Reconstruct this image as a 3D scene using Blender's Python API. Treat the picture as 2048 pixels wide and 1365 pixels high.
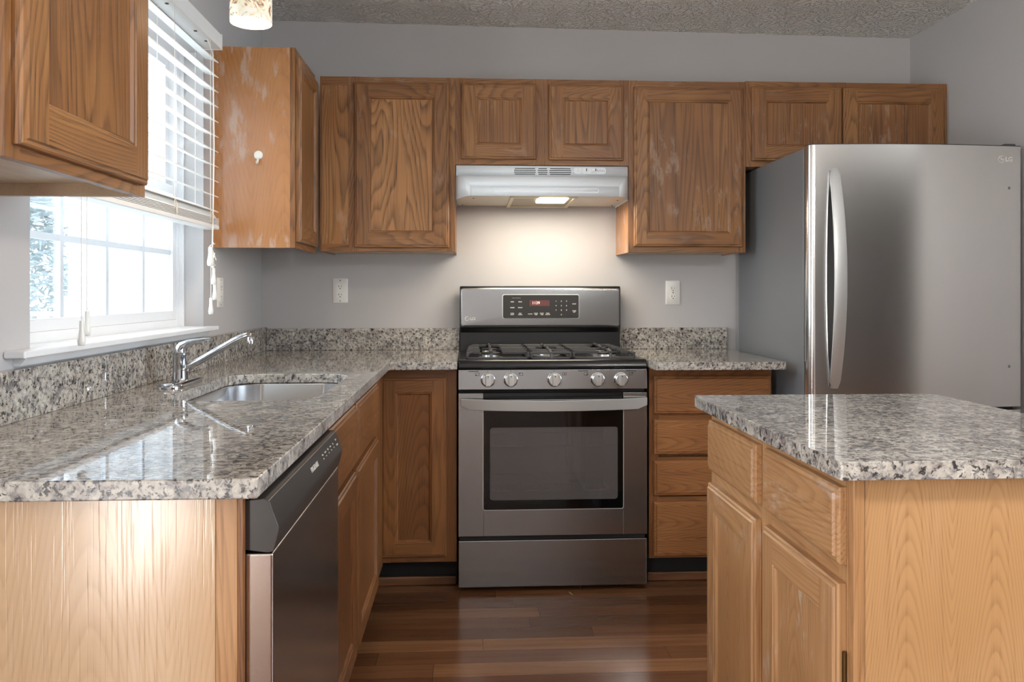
import bpy, bmesh, math, random
from mathutils import Vector, Matrix
from math import pi, sin, cos, radians as R

for o in list(bpy.data.objects):
    bpy.data.objects.remove(o, do_unlink=True)
S = bpy.context.scene
C = S.collection
random.seed(7)

# ------------------------------------------------------------------ camera
cd = bpy.data.cameras.new('camera')
cam = bpy.data.objects.new('camera', cd)
C.objects.link(cam)
cam.location = (0, 0, 1.184)
cam.rotation_euler = (pi / 2, 0, -0.0535)
cd.sensor_width = 36
cd.lens = 1610 / 2048 * 36
cd.shift_y = -0.0475
cd.clip_start = 0.02
S.camera = cam

# ------------------------------------------------------------------ view, world, lights
S.view_settings.view_transform = 'Standard'
S.view_settings.look = 'None'
S.view_settings.gamma = 1
S.view_settings.use_curve_mapping = False
S.view_settings.exposure = -0.15

W = bpy.data.worlds.new('sky')
S.world = W
W.use_nodes = True
bg = W.node_tree.nodes['Background']
bg.inputs[0].default_value = (0.80, 0.90, 1.0, 1)
bg.inputs[1].default_value = 13.0


def area(name, loc, rot, sx, sy, power, col, portal=False):
    l = bpy.data.lights.new(name, 'AREA')
    l.shape = 'RECTANGLE'
    l.size, l.size_y = sx, sy
    l.energy = power
    l.color = col
    o = bpy.data.objects.new(name, l)
    C.objects.link(o)
    o.location = loc
    o.rotation_euler = rot
    if portal:
        l.cycles.is_portal = True
    return o


# sky light through the sink window, daylight through the patio door, added fill from the hall
area('window_portal', (-1.16, 2.414, 1.56), (0, -pi / 2, 0), 1.0, 1.16, 10, (1, 1, 1), portal=True)
area('patio_daylight', (-1.28, -0.86, 1.0), (0, -pi / 2, 0), 1.9, 0.62, 82, (1.0, 0.96, 0.92))
area('hall_fill', (4.4, 0.6, 1.5), (0, pi / 2 + 0.28, 0), 1.5, 2.2, 80, (0.88, 0.94, 1.0))  # added fill, tilted up to brighten the ceiling
cl_ = bpy.data.lights.new('ceiling_fill_light', 'POINT')  # added fill source out of view, lifts the ceiling
cl_.energy = 46
cl_.color = (1.0, 0.98, 0.95)
cl_.shadow_soft_size = 0.11
co_ = bpy.data.objects.new('ceiling_fill_light', cl_)
C.objects.link(co_)
co_.location = (1.1, 0.5, 1.86)

# ------------------------------------------------------------------ node helpers


def lin(c):
    return tuple((x / 12.92 if x <= 0.04045 else ((x + 0.055) / 1.055) ** 2.4) for x in [v / 255 for v in c]) + (1,)


class NT:
    def __init__(s, name):
        s.m = bpy.data.materials.new(name)
        s.m.use_nodes = True
        s.t = s.m.node_tree
        s.bs = s.t.nodes['Principled BSDF']

    def n(s, typ, **kw):
        nd = s.t.nodes.new(typ)
        for k, v in kw.items():
            setattr(nd, k, v)
        return nd

    def val(s, nd, sock, v):
        if isinstance(v, bpy.types.NodeSocket):
            s.t.links.new(v, nd.inputs[sock])
        else:
            nd.inputs[sock].default_value = v

    def math(s, op, a, b=0.0, c=0.0):
        nd = s.n('ShaderNodeMath', operation=op)
        s.val(nd, 0, a)
        s.val(nd, 1, b)
        s.val(nd, 2, c)
        return nd.outputs[0]

    def vmath(s, op, a, b=(0, 0, 0)):
        nd = s.n('ShaderNodeVectorMath', operation=op)
        s.val(nd, 0, a)
        s.val(nd, 1, b)
        return nd.outputs[0]

    def coords(s, rnd=True):
        v = s.n('ShaderNodeTexCoord').outputs['Object']
        if rnd:
            r = s.n('ShaderNodeObjectInfo').outputs['Random']
            cx = s.n('ShaderNodeCombineXYZ')
            s.val(cx, 0, s.math('MULTIPLY', r, 37.3))
            s.val(cx, 1, s.math('MULTIPLY', r, 91.7))
            s.val(cx, 2, s.math('MULTIPLY', r, 53.1))
            v = s.vmath('ADD', v, cx.outputs[0])
        return v

    def noise(s, vec, scale, detail=2.0, rough=0.5, dist=0.0, out=0):
        nd = s.n('ShaderNodeTexNoise')
        s.val(nd, 'Vector', vec)
        s.val(nd, 'Scale', scale)
        s.val(nd, 'Detail', detail)
        s.val(nd, 'Roughness', rough)
        s.val(nd, 'Distortion', dist)
        return nd.outputs[out]

    def ramp(s, fac, stops, interp='LINEAR'):
        nd = s.n('ShaderNodeValToRGB')
        nd.color_ramp.interpolation = interp
        e = nd.color_ramp.elements
        while len(e) < len(stops):
            e.new(0.5)
        for i, (p, c) in enumerate(stops):
            e[i].position = p
            e[i].color = c if len(c) == 4 else tuple(c) + (1,)
        s.val(nd, 0, fac)
        return nd.outputs[0]

    def mix(s, fac, a, b, mode='MIX'):
        nd = s.n('ShaderNodeMix', data_type='RGBA', blend_type=mode)
        s.val(nd, 0, fac)
        s.val(nd, 6, a)
        s.val(nd, 7, b)
        return nd.outputs[2]

    def sstep(s, x, a, b):
        nd = s.n('ShaderNodeMapRange', interpolation_type='SMOOTHSTEP')
        s.val(nd, 0, x)
        s.val(nd, 1, a)
        s.val(nd, 2, b)
        s.val(nd, 3, 0.0)
        s.val(nd, 4, 1.0)
        return nd.outputs[0]

    def bump(s, h, strength=0.2, dist=0.001):
        nd = s.n('ShaderNodeBump')
        s.val(nd, 'Strength', strength)
        s.val(nd, 'Distance', dist)
        s.val(nd, 'Height', h)
        s.t.links.new(nd.outputs[0], s.bs.inputs['Normal'])

    def set(s, **kw):
        for k, v in kw.items():
            s.val(s.bs, k.replace('_', ' '), v)


BK, WH = (0, 0, 0, 1), (1, 1, 1, 1)


def plain(name, rgb, rough=0.5, metal=0.0, **kw):
    t = NT(name)
    t.set(Base_Color=lin(rgb), Roughness=rough, Metallic=metal, **kw)
    return t.m


def oak(name, axis, light, mid, dark, rough=0.36, rings=9.0, pore=0.55, wear_glare=0.0, ringmix=0.75, widescale=3.2, cath=None, spec=0.5, wlim=(0.48, 0.66), stretch=0.13):
    """plain-sawn oak; cath = (board width, steepness, line spacing, wobble) adds nested arches along the grain"""
    t = NT(name)
    v = t.coords()
    g = {'x': (stretch, 1, 1), 'y': (1, stretch, 1), 'z': (1, 1, stretch)}[axis]
    fine = {'x': (4, 230, 230), 'y': (230, 4, 230), 'z': (230, 230, 4)}[axis]
    mv = t.vmath('MULTIPLY', v, g)
    n1 = t.noise(mv, widescale, 1.5, 0.45, 0.25)
    wob = t.noise(mv, 26, 2, 0.5)
    if cath:
        W_, c_, sp_, wb = cath
        sx = t.n('ShaderNodeSeparateXYZ')
        t.t.links.new(v, sx.inputs[0])
        al = {'x': 0, 'y': 1, 'z': 2}[axis]
        ac = t.math('ADD', sx.outputs[(al + 1) % 3], sx.outputs[(al + 2) % 3])
        ac = t.math('ADD', ac, t.math('MULTIPLY', t.math('SUBTRACT', n1, 0.5), wb * 0.35))
        fr_ = t.math('ABSOLUTE', t.math('SINE', t.math('MULTIPLY', ac, pi / W_)))
        q = t.math('SUBTRACT', sx.outputs[al], t.math('MULTIPLY', t.math('POWER', fr_, 1.35), c_))
        q = t.math('ADD', q, t.math('MULTIPLY', n1, wb))
        q = t.math('ADD', q, t.math('MULTIPLY', wob, sp_ * 0.9))
        fr = t.math('FRACT', t.math('DIVIDE', q, sp_))
    else:
        n1 = t.math('ADD', n1, t.math('MULTIPLY', wob, 0.03))
        fr = t.math('FRACT', t.math('MULTIPLY', n1, rings * 2))
    ring = t.ramp(fr, [(0.0, (0.6,) * 3), (0.06, (1,) * 3), (0.24, (0.6,) * 3), (0.5, (0.1,) * 3), (0.9, (0,) * 3), (1.0, (0.55,) * 3)])
    p = t.noise(t.vmath('MULTIPLY', v, fine), 1.0, 2, 0.6)
    pores = t.sstep(p, 0.52, 0.68)
    streak = t.noise(t.vmath('MULTIPLY', v, tuple(a * 40 if a > 0.5 else a * 12 for a in g)), 1.0, 3, 0.6)
    big = t.noise(v, 2.3, 2, 0.5)
    c = t.mix(t.sstep(big, 0.3, 0.7), light, mid)
    c = t.mix(t.math('MULTIPLY', t.sstep(streak, 0.35, 0.75), 0.6), c, mid)
    rp = t.math('MULTIPLY', ring, t.math('ADD', 0.55, t.math('MULTIPLY', pores, 0.45)))
    c = t.mix(t.math('MULTIPLY', rp, ringmix), c, dark)
    c = t.mix(t.math('MULTIPLY', pores, pore * 0.6), c, dark)
    if wear_glare > 0:
        wn = t.noise(t.vmath('MULTIPLY', v, tuple(0.3 if a < 0.5 else 1.0 for a in g)), 30, 5, 0.65)
        wl = t.noise(v, 3.4, 1, 0.5)
        wf = t.math('MULTIPLY', t.sstep(wn, 0.52, 0.66), t.sstep(wl, *wlim))
        c = t.mix(t.math('MULTIPLY', wf, wear_glare), c, lin((198, 176, 158)))
    t.set(Base_Color=c, Roughness=t.math('ADD', rough, t.math('MULTIPLY', streak, 0.1)))
    t.set(**{'Specular IOR Level': spec})
    t.bump(t.math('MULTIPLY', pores, -1.0), 0.12, 0.0006)
    return t.m


UL, UM, UD = lin((160, 112, 66)), lin((135, 89, 50)), lin((72, 47, 30))
BLt, BM, BD = lin((146, 97, 54)), lin((122, 77, 41)), lin((70, 43, 25))
IL, IM, ID = lin((190, 146, 102)), lin((172, 126, 84)), lin((126, 86, 52))
M = {}
for ax in 'xyz':
    M['up' + ax] = oak('oak_upper_' + ax, ax, UL, UM, UD, wear_glare=0.2, rings=34, ringmix=0.9)
    M['base' + ax] = oak('oak_base_' + ax, ax, BLt, BM, BD, rough=0.34, wear_glare=0.0, rings=34, ringmix=0.7)
    M['isl' + ax] = oak('oak_island_' + ax, ax, IL, IM, ID, rough=0.34, wear_glare=0.6, ringmix=0.6, rings=34)
M['upfine'] = oak('oak_fine_grain', 'z', UL, UM, lin((66, 42, 27)), ringmix=0.95, wear_glare=0.3, rings=17, widescale=6.0, stretch=0.035)
M['upbold'] = oak('oak_bold_grain', 'z', lin((184, 132, 82)), lin((160, 110, 64)), lin((74, 48, 30)), ringmix=1.0, wear_glare=0.3, rings=19, widescale=4.4)
M['basecath'] = oak('oak_base_cathedral', 'z', BLt, BM, BD, rough=0.34, ringmix=0.75, cath=(0.2, 0.5, 0.07, 0.4))
M['drawx'] = oak('oak_base_drawer', 'x', lin((162, 110, 66)), lin((140, 91, 51)), BD, rough=0.34, ringmix=0.6, cath=(0.13, 0.35, 0.07, 0.4))
M['islcath'] = oak('oak_island_panel', 'z', IL, IM, ID, rough=0.36, ringmix=0.55, wear_glare=0.75, cath=(0.2, 0.5, 0.05, 0.4))
M['shoe'] = oak('shoe_moulding_wood', 'x', lin((124, 84, 56)), lin((108, 70, 45)), lin((72, 44, 28)))
M['ven'] = oak('veneer_light', 'z', lin((198, 164, 126)), lin((188, 152, 112)), lin((160, 120, 82)), rough=0.15, pore=0.25, ringmix=0.4, cath=(0.21, 0.55, 0.06, 0.3), spec=1.0)
M['venisl'] = oak('veneer_island', 'z', lin((192, 150, 106)), lin((182, 138, 92)), lin((140, 98, 60)), rough=0.33, pore=0.25, ringmix=0.62, cath=(0.145, 0.42, 0.040, 0.16))
M['venup'] = oak('veneer_upper', 'z', lin((188, 132, 80)), lin((176, 118, 66)), lin((140, 90, 48)), rough=0.17, pore=0.3, wear_glare=0.55, ringmix=0.4, cath=(0.26, 0.6, 0.08, 0.3), spec=0.9, wlim=(0.36, 0.5))  # whitening holds worn finish haze plus painted window glare
M['under'] = oak('cabinet_underside', 'y', lin((200, 178, 150)), lin((186, 162, 134)), lin((150, 126, 100)), rough=0.4, pore=0.3, ringmix=0.3)


def granite(name='granite', rough=0.03):
    t = NT(name)
    v = t.n('ShaderNodeTexCoord').outputs['Object']
    v = t.vmath('ADD', v, t.vmath('MULTIPLY', t.noise(v, 30, 2, 0.5, 0, 1), (0.007, 0.007, 0.007)))
    a = t.noise(v, 55, 5, 0.62, 0.5)
    b = t.noise(t.vmath('ADD', v, (9, 2, 6)), 70, 6, 0.7, 0.4)
    d = t.noise(t.vmath('ADD', v, (5, 3, 1)), 95, 5, 0.68, 0.5)
    big = t.noise(v, 13, 3, 0.55)
    c = t.ramp(a, [(0.34, lin((124, 116, 111))), (0.46, lin((172, 165, 156))), (0.6, lin((194, 188, 178))), (0.75, lin((216, 210, 200)))])
    c = t.mix(t.math('MULTIPLY', t.sstep(big, 0.42, 0.68), 0.35), c, lin((150, 138, 128)))
    bb = t.math('ADD', b, t.math('MULTIPLY', t.math('SUBTRACT', big, 0.5), 0.2))
    c = t.mix(t.math('MULTIPLY', t.sstep(bb, 0.49, 0.60), 0.75), c, lin((96, 95, 100)))
    dd = t.math('ADD', d, t.math('MULTIPLY', t.math('SUBTRACT', big, 0.5), 0.16))
    c = t.mix(t.math('MULTIPLY', t.sstep(dd, 0.535, 0.595), 0.92), c, lin((34, 33, 36)))
    t.set(Base_Color=c, Roughness=rough)
    t.set(**{'Specular IOR Level': 0.55})
    return t.m


M['granite'] = granite()
M['granite_edge'] = granite('granite_honed_edge', 0.3)


def steel(name, rgb, rough, axis='x', br=0.006):
    t = NT(name)
    v = t.coords()
    sc = {'x': (4, 700, 700), 'y': (700, 4, 700), 'z': (700, 700, 4)}[axis]
    n = t.noise(t.vmath('MULTIPLY', v, sc), 1.0, 2, 0.6)
    r = t.math('ADD', rough - br, t.math('MULTIPLY', n, br * 2))
    t.set(Base_Color=lin(rgb), Metallic=1.0, Roughness=r)
    return t.m


M['steel'] = steel('brushed_steel', (166, 166, 166), 0.27)
M['fsteel'] = steel('brushed_steel_fridge', (222, 219, 215), 0.20, 'x')
M['dwsteel'] = steel('brushed_steel_dishwasher', (176, 166, 158), 0.24)
M['sink'] = steel('sink_steel', (196, 198, 202), 0.22, 'x')
M['handle'] = plain('handle_satin', (196, 196, 194), 0.38, 0.75)
M['chrome'] = plain('chrome', (190, 192, 196), 0.07, 1.0)
M['black'] = plain('black_enamel', (22, 22, 23), 0.22)
M['blackmat'] = plain('black_matte', (12, 12, 12), 0.6)
M['iron'] = plain('cast_iron', (74, 72, 72), 0.38, 0.35)
M['glass_black'] = plain('black_glass', (10, 10, 11), 0.05)
M['dwblack'] = plain('black_plastic', (52, 48, 45), 0.3)
M['white'] = plain('white_paint', (232, 233, 235), 0.35)
M['hoodwhite'] = plain('hood_white', (234, 238, 240), 0.42)
M['blind'] = plain('blind_white', (240, 240, 238), 0.4)
M['cord'] = plain('cord_white', (236, 230, 220), 0.7)
M['plate'] = plain('outlet_white', (236, 234, 228), 0.3)
M['slot'] = plain('outlet_slot', (40, 38, 36), 0.5)
M['fgray'] = plain('fridge_side_gray', (122, 124, 126), 0.38)
M['gasket'] = plain('gasket_gray', (70, 72, 74), 0.6)
M['knob'] = plain('knob_metal', (206, 206, 202), 0.3, 0.85)
M['print_dark'] = plain('print_dark', (48, 46, 45), 0.5)
M['print_light'] = plain('print_light', (215, 212, 205), 0.5)
M['print_gray'] = plain('print_gray', (168, 172, 174), 0.5)
M['dot'] = plain('plug_gray', (112, 114, 114), 0.5)
M['brass'] = plain('hinge_brass', (120, 96, 58), 0.35, 0.9)
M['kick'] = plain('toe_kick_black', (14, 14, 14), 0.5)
M['foliage'] = plain('foliage', (168, 180, 182), 0.9)  # leaf colour paled to carry the overexposed haze
M['bark'] = plain('bark', (120, 108, 100), 0.9)
M['rail'] = plain('weathered_deck_wood', (196, 190, 186), 0.8)
M['siding'] = plain('white_siding', (236, 238, 240), 0.55)
M['leafbit'] = plain('dry_leaf', (150, 130, 80), 0.8)
M['filter'] = None


def emis(name, rgb, strength):
    t = NT(name)
    t.set(Base_Color=lin(rgb), Roughness=0.5)
    t.set(**{'Emission Color': lin(rgb), 'Emission Strength': strength})
    return t.m


M['lens'] = emis('hood_lens_lit', (255, 246, 225), 10.0)
M['bulb'] = emis('bulb_lit', (255, 232, 190), 14.0)
M['led'] = emis('clock_digits', (255, 205, 195), 0.9)


def wallpaint(name, rgb):
    t = NT(name)
    v = t.n('ShaderNodeTexCoord').outputs['Object']
    n = t.noise(v, 190, 3, 0.6)
    b = t.noise(v, 2.0, 2, 0.5)
    c = t.mix(t.math('MULTIPLY', b, 0.10), lin(rgb), lin(tuple(x * 0.93 for x in rgb)))
    t.set(Base_Color=c, Roughness=0.55)
    t.bump(n, 0.10, 0.0010)
    return t.m


M['wall'] = wallpaint('wall_paint', (190, 187, 186))
M['wall_dim'] = wallpaint('wall_paint_shaded', (52, 44, 39))  # hallway shade put into the wall colour, darkens the fridge reflection


def ceiling_mat():
    t = NT('stomped_ceiling')
    v = t.n('ShaderNodeTexCoord').outputs['Object']
    v = t.vmath('MULTIPLY', v, (1, 1, 0))
    hs = None
    for sc, k, off in ((7.0, 17, 0.0), (8.5, 15, 3.7)):
        vo = t.n('ShaderNodeTexVoronoi', voronoi_dimensions='2D')
        vv = t.vmath('ADD', v, (off, off * 0.7, 0))
        vv = t.vmath('ADD', vv, t.vmath('MULTIPLY', t.noise(v, 5, 1, 0.5, 0, 1), (0.08, 0.08, 0)))
        t.val(vo, 'Vector', vv)
        t.val(vo, 'Scale', sc)
        d = t.n('ShaderNodeVectorMath', operation='SUBTRACT')
        t.t.links.new(vv, d.inputs[0])
        t.t.links.new(vo.outputs['Position'], d.inputs[1])
        sp = t.n('ShaderNodeSeparateXYZ')
        t.t.links.new(d.outputs[0], sp.inputs[0])
        ang = t.math('ARCTAN2', sp.outputs[1], sp.outputs[0])
        n = t.noise(vv, 40, 2, 0.5)
        s = t.math('SINE', t.math('ADD', t.math('MULTIPLY', ang, k), t.math('MULTIPLY', n, 9)))
        s = t.math('POWER', t.math('MAXIMUM', s, 0.0), 2.0)
        brk = t.sstep(t.noise(vv, 55, 2, 0.6), 0.42, 0.6)
        s = t.math('MULTIPLY', s, brk)
        hs = s if hs is None else t.math('MAXIMUM', hs, s)
    t.set(Base_Color=lin((246, 244, 239)), Roughness=0.7)
    t.bump(hs, 1.0, 0.012)
    return t.m


M['ceil'] = ceiling_mat()


def floor_mat():
    t = NT('hardwood_floor')
    v = t.n('ShaderNodeTexCoord').outputs['Object']
    sp = t.n('ShaderNodeSeparateXYZ')
    t.t.links.new(v, sp.inputs[0])
    x, y = sp.outputs[0], sp.outputs[1]
    yr = t.math('DIVIDE', t.math('ADD', y, 20.017), 0.0885)
    row = t.math('FLOOR', yr)
    fy = t.math('FRACT', yr)
    w1 = t.n('ShaderNodeTexWhiteNoise', noise_dimensions='1D')
    t.val(w1, 'W', row)
    xs = t.math('DIVIDE', t.math('ADD', x, t.math('ADD', 20.0, t.math('MULTIPLY', w1.outputs[0], 7.0))), 0.95)
    pl = t.math('FLOOR', xs)
    fx = t.math('FRACT', xs)
    w2 = t.n('ShaderNodeTexWhiteNoise', noise_dimensions='2D')
    cx = t.n('ShaderNodeCombineXYZ')
    t.val(cx, 0, row)
    t.val(cx, 1, pl)
    t.t.links.new(cx.outputs[0], w2.inputs['Vector'])
    rnd = w2.outputs[0]
    off = t.n('ShaderNodeCombineXYZ')
    t.val(off, 0, t.math('MULTIPLY', rnd, 31.0))
    t.val(off, 1, t.math('MULTIPLY', rnd, 57.0))
    gv = t.vmath('ADD', v, off.outputs[0])
    g1 = t.noise(t.vmath('MULTIPLY', gv, (1.6, 34, 1)), 1.0, 4, 0.6, 0.3)
    g2 = t.noise(t.vmath('MULTIPLY', gv, (6, 260, 1)), 1.0, 2, 0.6)
    g3 = t.noise(t.vmath('MULTIPLY', gv, (1.2, 6, 1)), 1.0, 2, 0.5)
    c = t.ramp(rnd, [(0.0, lin((96, 63, 42))), (0.35, lin((110, 73, 48))), (0.7, lin((120, 81, 54))), (1.0, lin((142, 100, 68)))])
    c = t.mix(t.math('MULTIPLY', t.sstep(g1, 0.42, 0.72), 0.45), c, lin((84, 48, 28)))
    c = t.mix(t.math('MULTIPLY', t.sstep(g3, 0.5, 0.7), 0.35), c, lin((80, 42, 22)))
    c = t.mix(t.math('MULTIPLY', t.sstep(g2, 0.55, 0.75), 0.35), c, lin((58, 30, 16)))
    gap = t.math('MAXIMUM', t.math('LESS_THAN', fy, 0.018), t.math('LESS_THAN', fx, 0.0018))
    c = t.mix(t.math('MULTIPLY', gap, 0.75), c, lin((40, 20, 12)))
    t.set(Base_Color=c, Roughness=t.math('ADD', 0.13, t.math('MULTIPLY', g1, 0.10)))
    t.set(**{'Specular IOR Level': 0.5})
    t.bump(t.math('SUBTRACT', t.math('MULTIPLY', g2, 0.15), gap), 0.15, 0.0012)
    return t.m


M['floor'] = floor_mat()


def pane_mat(name, tint, refl=0.12, rough=0.0):
    t = NT(name)
    tr = t.n('ShaderNodeBsdfTransparent')
    tr.inputs[0].default_value = tint
    gl = t.n('ShaderNodeBsdfGlossy')
    gl.inputs['Roughness'].default_value = rough
    fr = t.n('ShaderNodeFresnel')
    fr.inputs[0].default_value = 1.5
    mx = t.n('ShaderNodeMixShader')
    t.t.links.new(t.math('MULTIPLY', fr.outputs[0], refl / 0.04 * 0.33), mx.inputs[0])
    t.t.links.new(tr.outputs[0], mx.inputs[1])
    t.t.links.new(gl.outputs[0], mx.inputs[2])
    out = t.t.nodes['Material Output']
    t.t.links.new(mx.outputs[0], out.inputs[0])
    return t.m


M['pane'] = pane_mat('window_glass', (0.97, 0.985, 0.99, 1), 0.10)
M['oven_pane'] = pane_mat('oven_window_glass', (0.45, 0.43, 0.43, 1), 0.12)
_t = M['oven_pane'].node_tree
_mx = [n for n in _t.nodes if n.type == 'MIX_SHADER'][0]
_df = _t.nodes.new('ShaderNodeBsdfDiffuse')
_df.inputs[0].default_value = lin((150, 144, 142))
_m2 = _t.nodes.new('ShaderNodeMixShader')
_m2.inputs[0].default_value = 0.30
_t.links.new([n for n in _t.nodes if n.type == 'BSDF_TRANSPARENT'][0].outputs[0], _m2.inputs[1])
_t.links.new(_df.outputs[0], _m2.inputs[2])
_t.links.new(_m2.outputs[0], _mx.inputs[1])


def shade_mat():
    t = NT('art_glass_shade')
    v = t.n('ShaderNodeTexCoord').outputs['Object']
    n = t.noise(v, 22, 3, 0.6, 1.5)
    n2 = t.noise(t.vmath('ADD', v, (4, 2, 7)), 30, 2, 0.5, 2.0)
    c = t.ramp(n, [(0.34, lin((150, 96, 44))), (0.45, lin((236, 224, 196))), (0.58, lin((250, 246, 232))), (0.72, lin((172, 176, 140)))])
    c = t.mix(t.math('MULTIPLY', t.sstep(n2, 0.56, 0.64), 0.8), c, lin((176, 98, 40)))
    t.set(Base_Color=c, Roughness=0.12)
    t.set(**{'Emission Color': c, 'Emission Strength': 0.26})
    return t.m


M['shade'] = shade_mat()


def filter_mat():
    t = NT('filter_mesh')
    v = t.n('ShaderNodeTexCoord').outputs['Object']
    sp = t.n('ShaderNodeSeparateXYZ')
    t.t.links.new(v, sp.inputs[0])
    a = t.math('SINE', t.math('MULTIPLY', t.math('ADD', sp.outputs[0], sp.outputs[1]), 900))
    b = t.math('SINE', t.math('MULTIPLY', t.math('SUBTRACT', sp.outputs[0], sp.outputs[1]), 900))
    f = t.sstep(t.math('MULTIPLY', a, b), -0.3, 0.6)
    c = t.mix(f, lin((110, 96, 74)), lin((206, 192, 164)))
    t.set(Base_Color=c, Roughness=0.4, Metallic=0.6)
    t.bump(f, 0.5, 0.001)
    return t.m


M['filter'] = filter_mat()

# ------------------------------------------------------------------ mesh builder
ORG = {}


def frame(origin, face):
    """local x right, y up, z out of the face"""
    d = {'-y': ((1, 0, 0), (0, 0, 1), (0, -1, 0)), '+x': ((0, 1, 0), (0, 0, 1), (1, 0, 0)),
         '-x': ((0, -1, 0), (0, 0, 1), (-1, 0, 0)), '+y': ((-1, 0, 0), (0, 0, 1), (0, 1, 0))}[face]
    m = Matrix.Identity(4)
    for i in range(3):
        for j in range(3):
            m[j][i] = d[i][j]
        m[i][3] = origin[i]
    return m


class MB:
    def __init__(s, mat=None):
        s.v, s.f, s.m = [], [], []
        s.M = mat or Matrix.Identity(4)

    def add(s, vs, fs, mi=0):
        b = len(s.v)
        s.v += [s.M @ Vector(p) for p in vs]
        for k, f in enumerate(fs):
            s.f.append([b + i for i in f])
            s.m.append(mi[k] if isinstance(mi, (list, tuple)) else mi)
        return s

    def box(s, x0, x1, y0, y1, z0, z1, mi=0):
        vs = [(x, y, z) for z in (z0, z1) for y in (y0, y1) for x in (x0, x1)]
        return s.add(vs, [(0, 2, 3, 1), (4, 5, 7, 6), (0, 1, 5, 4), (2, 6, 7, 3), (0, 4, 6, 2), (1, 3, 7, 5)], mi)

    def prism(s, prof, axis, a0, a1, mi=0):
        """prof: 2D polygon in the two other axes (in xyz order)"""
        n = len(prof)

        def mk(p, a):
            return {'x': (a, p[0], p[1]), 'y': (p[0], a, p[1]), 'z': (p[0], p[1], a)}[axis]
        vs = [mk(p, a0) for p in prof] + [mk(p, a1) for p in prof]
        fs = [tuple(range(n))[::-1], tuple(range(n, 2 * n))]
        fs += [(i, (i + 1) % n, n + (i + 1) % n, n + i) for i in range(n)]
        return s.add(vs, fs, mi)

    def loft(s, loops, close=(True, True), mi=0):
        n = len(loops[0])
        vs = [p for l in loops for p in l]
        fs = []
        for k in range(len(loops) - 1):
            for i in range(n):
                fs.append((k * n + i, k * n + (i + 1) % n, (k + 1) * n + (i + 1) % n, (k + 1) * n + i))
        if close[0]:
            fs.append(tuple(range(n))[::-1])
        if close[1]:
            fs.append(tuple(range((len(loops) - 1) * n, len(loops) * n)))
        return s.add(vs, fs, mi)

    def lathe(s, prof, c=(0, 0, 0), axis='z', n=32, mi=0, close=(True, True)):
        loops = []
        for r, h in prof:
            l = []
            for i in range(n):
                a = 2 * pi * i / n
                p, q = r * cos(a), r * sin(a)
                l.append({'z': (c[0] + p, c[1] + q, c[2] + h), 'x': (c[0] + h, c[1] + p, c[2] + q), 'y': (c[0] + p, c[1] + h, c[2] + q)}[axis])
            loops.append(l)
        return s.loft(loops, close, mi)

    def tube(s, pts, r, n=8, mi=0, flat=None):
        pts = [Vector(p) for p in pts]
        rs = r if isinstance(r, (list, tuple)) else [r] * len(pts)
        loops = []
        up = None
        for i, p in enumerate(pts):
            t = (pts[min(i + 1, len(pts) - 1)] - pts[max(i - 1, 0)]).normalized()
            if up is None:
                up = Vector((0, 0, 1)) if abs(t.z) < 0.9 else Vector((1, 0, 0))
            a = t.cross(up).normalized()
            b = a.cross(t).normalized()
            up = b
            fx, fy = flat if flat else (1, 1)
            loops.append([tuple(p + a * (rs[i] * fx * cos(2 * pi * k / n)) + b * (rs[i] * fy * sin(2 * pi * k / n))) for k in range(n)])
        return s.loft(loops, (True, True), mi)

    def text(s, body, size, x, y, z, align='CENTER', mi=0, bold=0.0, sx=1.0):
        cu = bpy.data.curves.new('t', 'FONT')
        cu.body = body
        cu.size = size
        cu.align_x = align
        cu.align_y = 'CENTER'
        cu.extrude = 0.0003
        cu.offset = bold
        cu.resolution_u = 3
        o = bpy.data.objects.new('t', cu)
        C.objects.link(o)
        dg = bpy.context.evaluated_depsgraph_get()
        me = bpy.data.meshes.new_from_object(o.evaluated_get(dg))
        s.add([(x + p.co.x * sx, y + p.co.y, z + p.co.z) for p in me.vertices], [tuple(f.vertices) for f in me.polygons], mi)
        bpy.data.objects.remove(o, do_unlink=True)
        bpy.data.meshes.remove(me)
        bpy.data.curves.remove(cu)
        return s

    def build(s, name, mats, parent=None, bevel=0.0, smooth=True, seg=2, ang=35, kind=None, recalc=True):
        xs = [p.x for p in s.v]
        ys = [p.y for p in s.v]
        zs = [p.z for p in s.v]
        c = Vector(((min(xs) + max(xs)) / 2, (min(ys) + max(ys)) / 2, (min(zs) + max(zs)) / 2))
        if parent is None:
            c.z = min(zs)
        me = bpy.data.meshes.new(name)
        me.from_pydata([tuple(p - c) for p in s.v], [], s.f)
        if not isinstance(mats, (list, tuple)):
            mats = [mats]
        for m in mats:
            me.materials.append(m)
        me.polygons.foreach_set('material_index', s.m)
        if recalc:
            b = bmesh.new()
            b.from_mesh(me)
            bmesh.ops.recalc_face_normals(b, faces=b.faces)
            b.to_mesh(me)
            b.free()
        if smooth:
            me.polygons.foreach_set('use_smooth', [True] * len(me.polygons))
            me.set_sharp_from_angle(angle=R(ang))
        me.update()
        o = bpy.data.objects.new(name, me)
        C.objects.link(o)
        ORG[o] = c
        if parent is not None:
            o.parent = parent
            o.location = c - ORG[parent]
        else:
            o.location = c
        if bevel > 0:
            md = o.modifiers.new('bevel', 'BEVEL')
            md.width = bevel
            md.segments = seg
            md.limit_method = 'ANGLE'
            md.angle_limit = R(40)
            md.harden_normals = True
        if kind:
            o['kind'] = kind
        return o


def tag(o, label, cat, group=None):
    o['label'] = label
    o['category'] = cat
    if group:
        o['group'] = group
    return o


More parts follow.
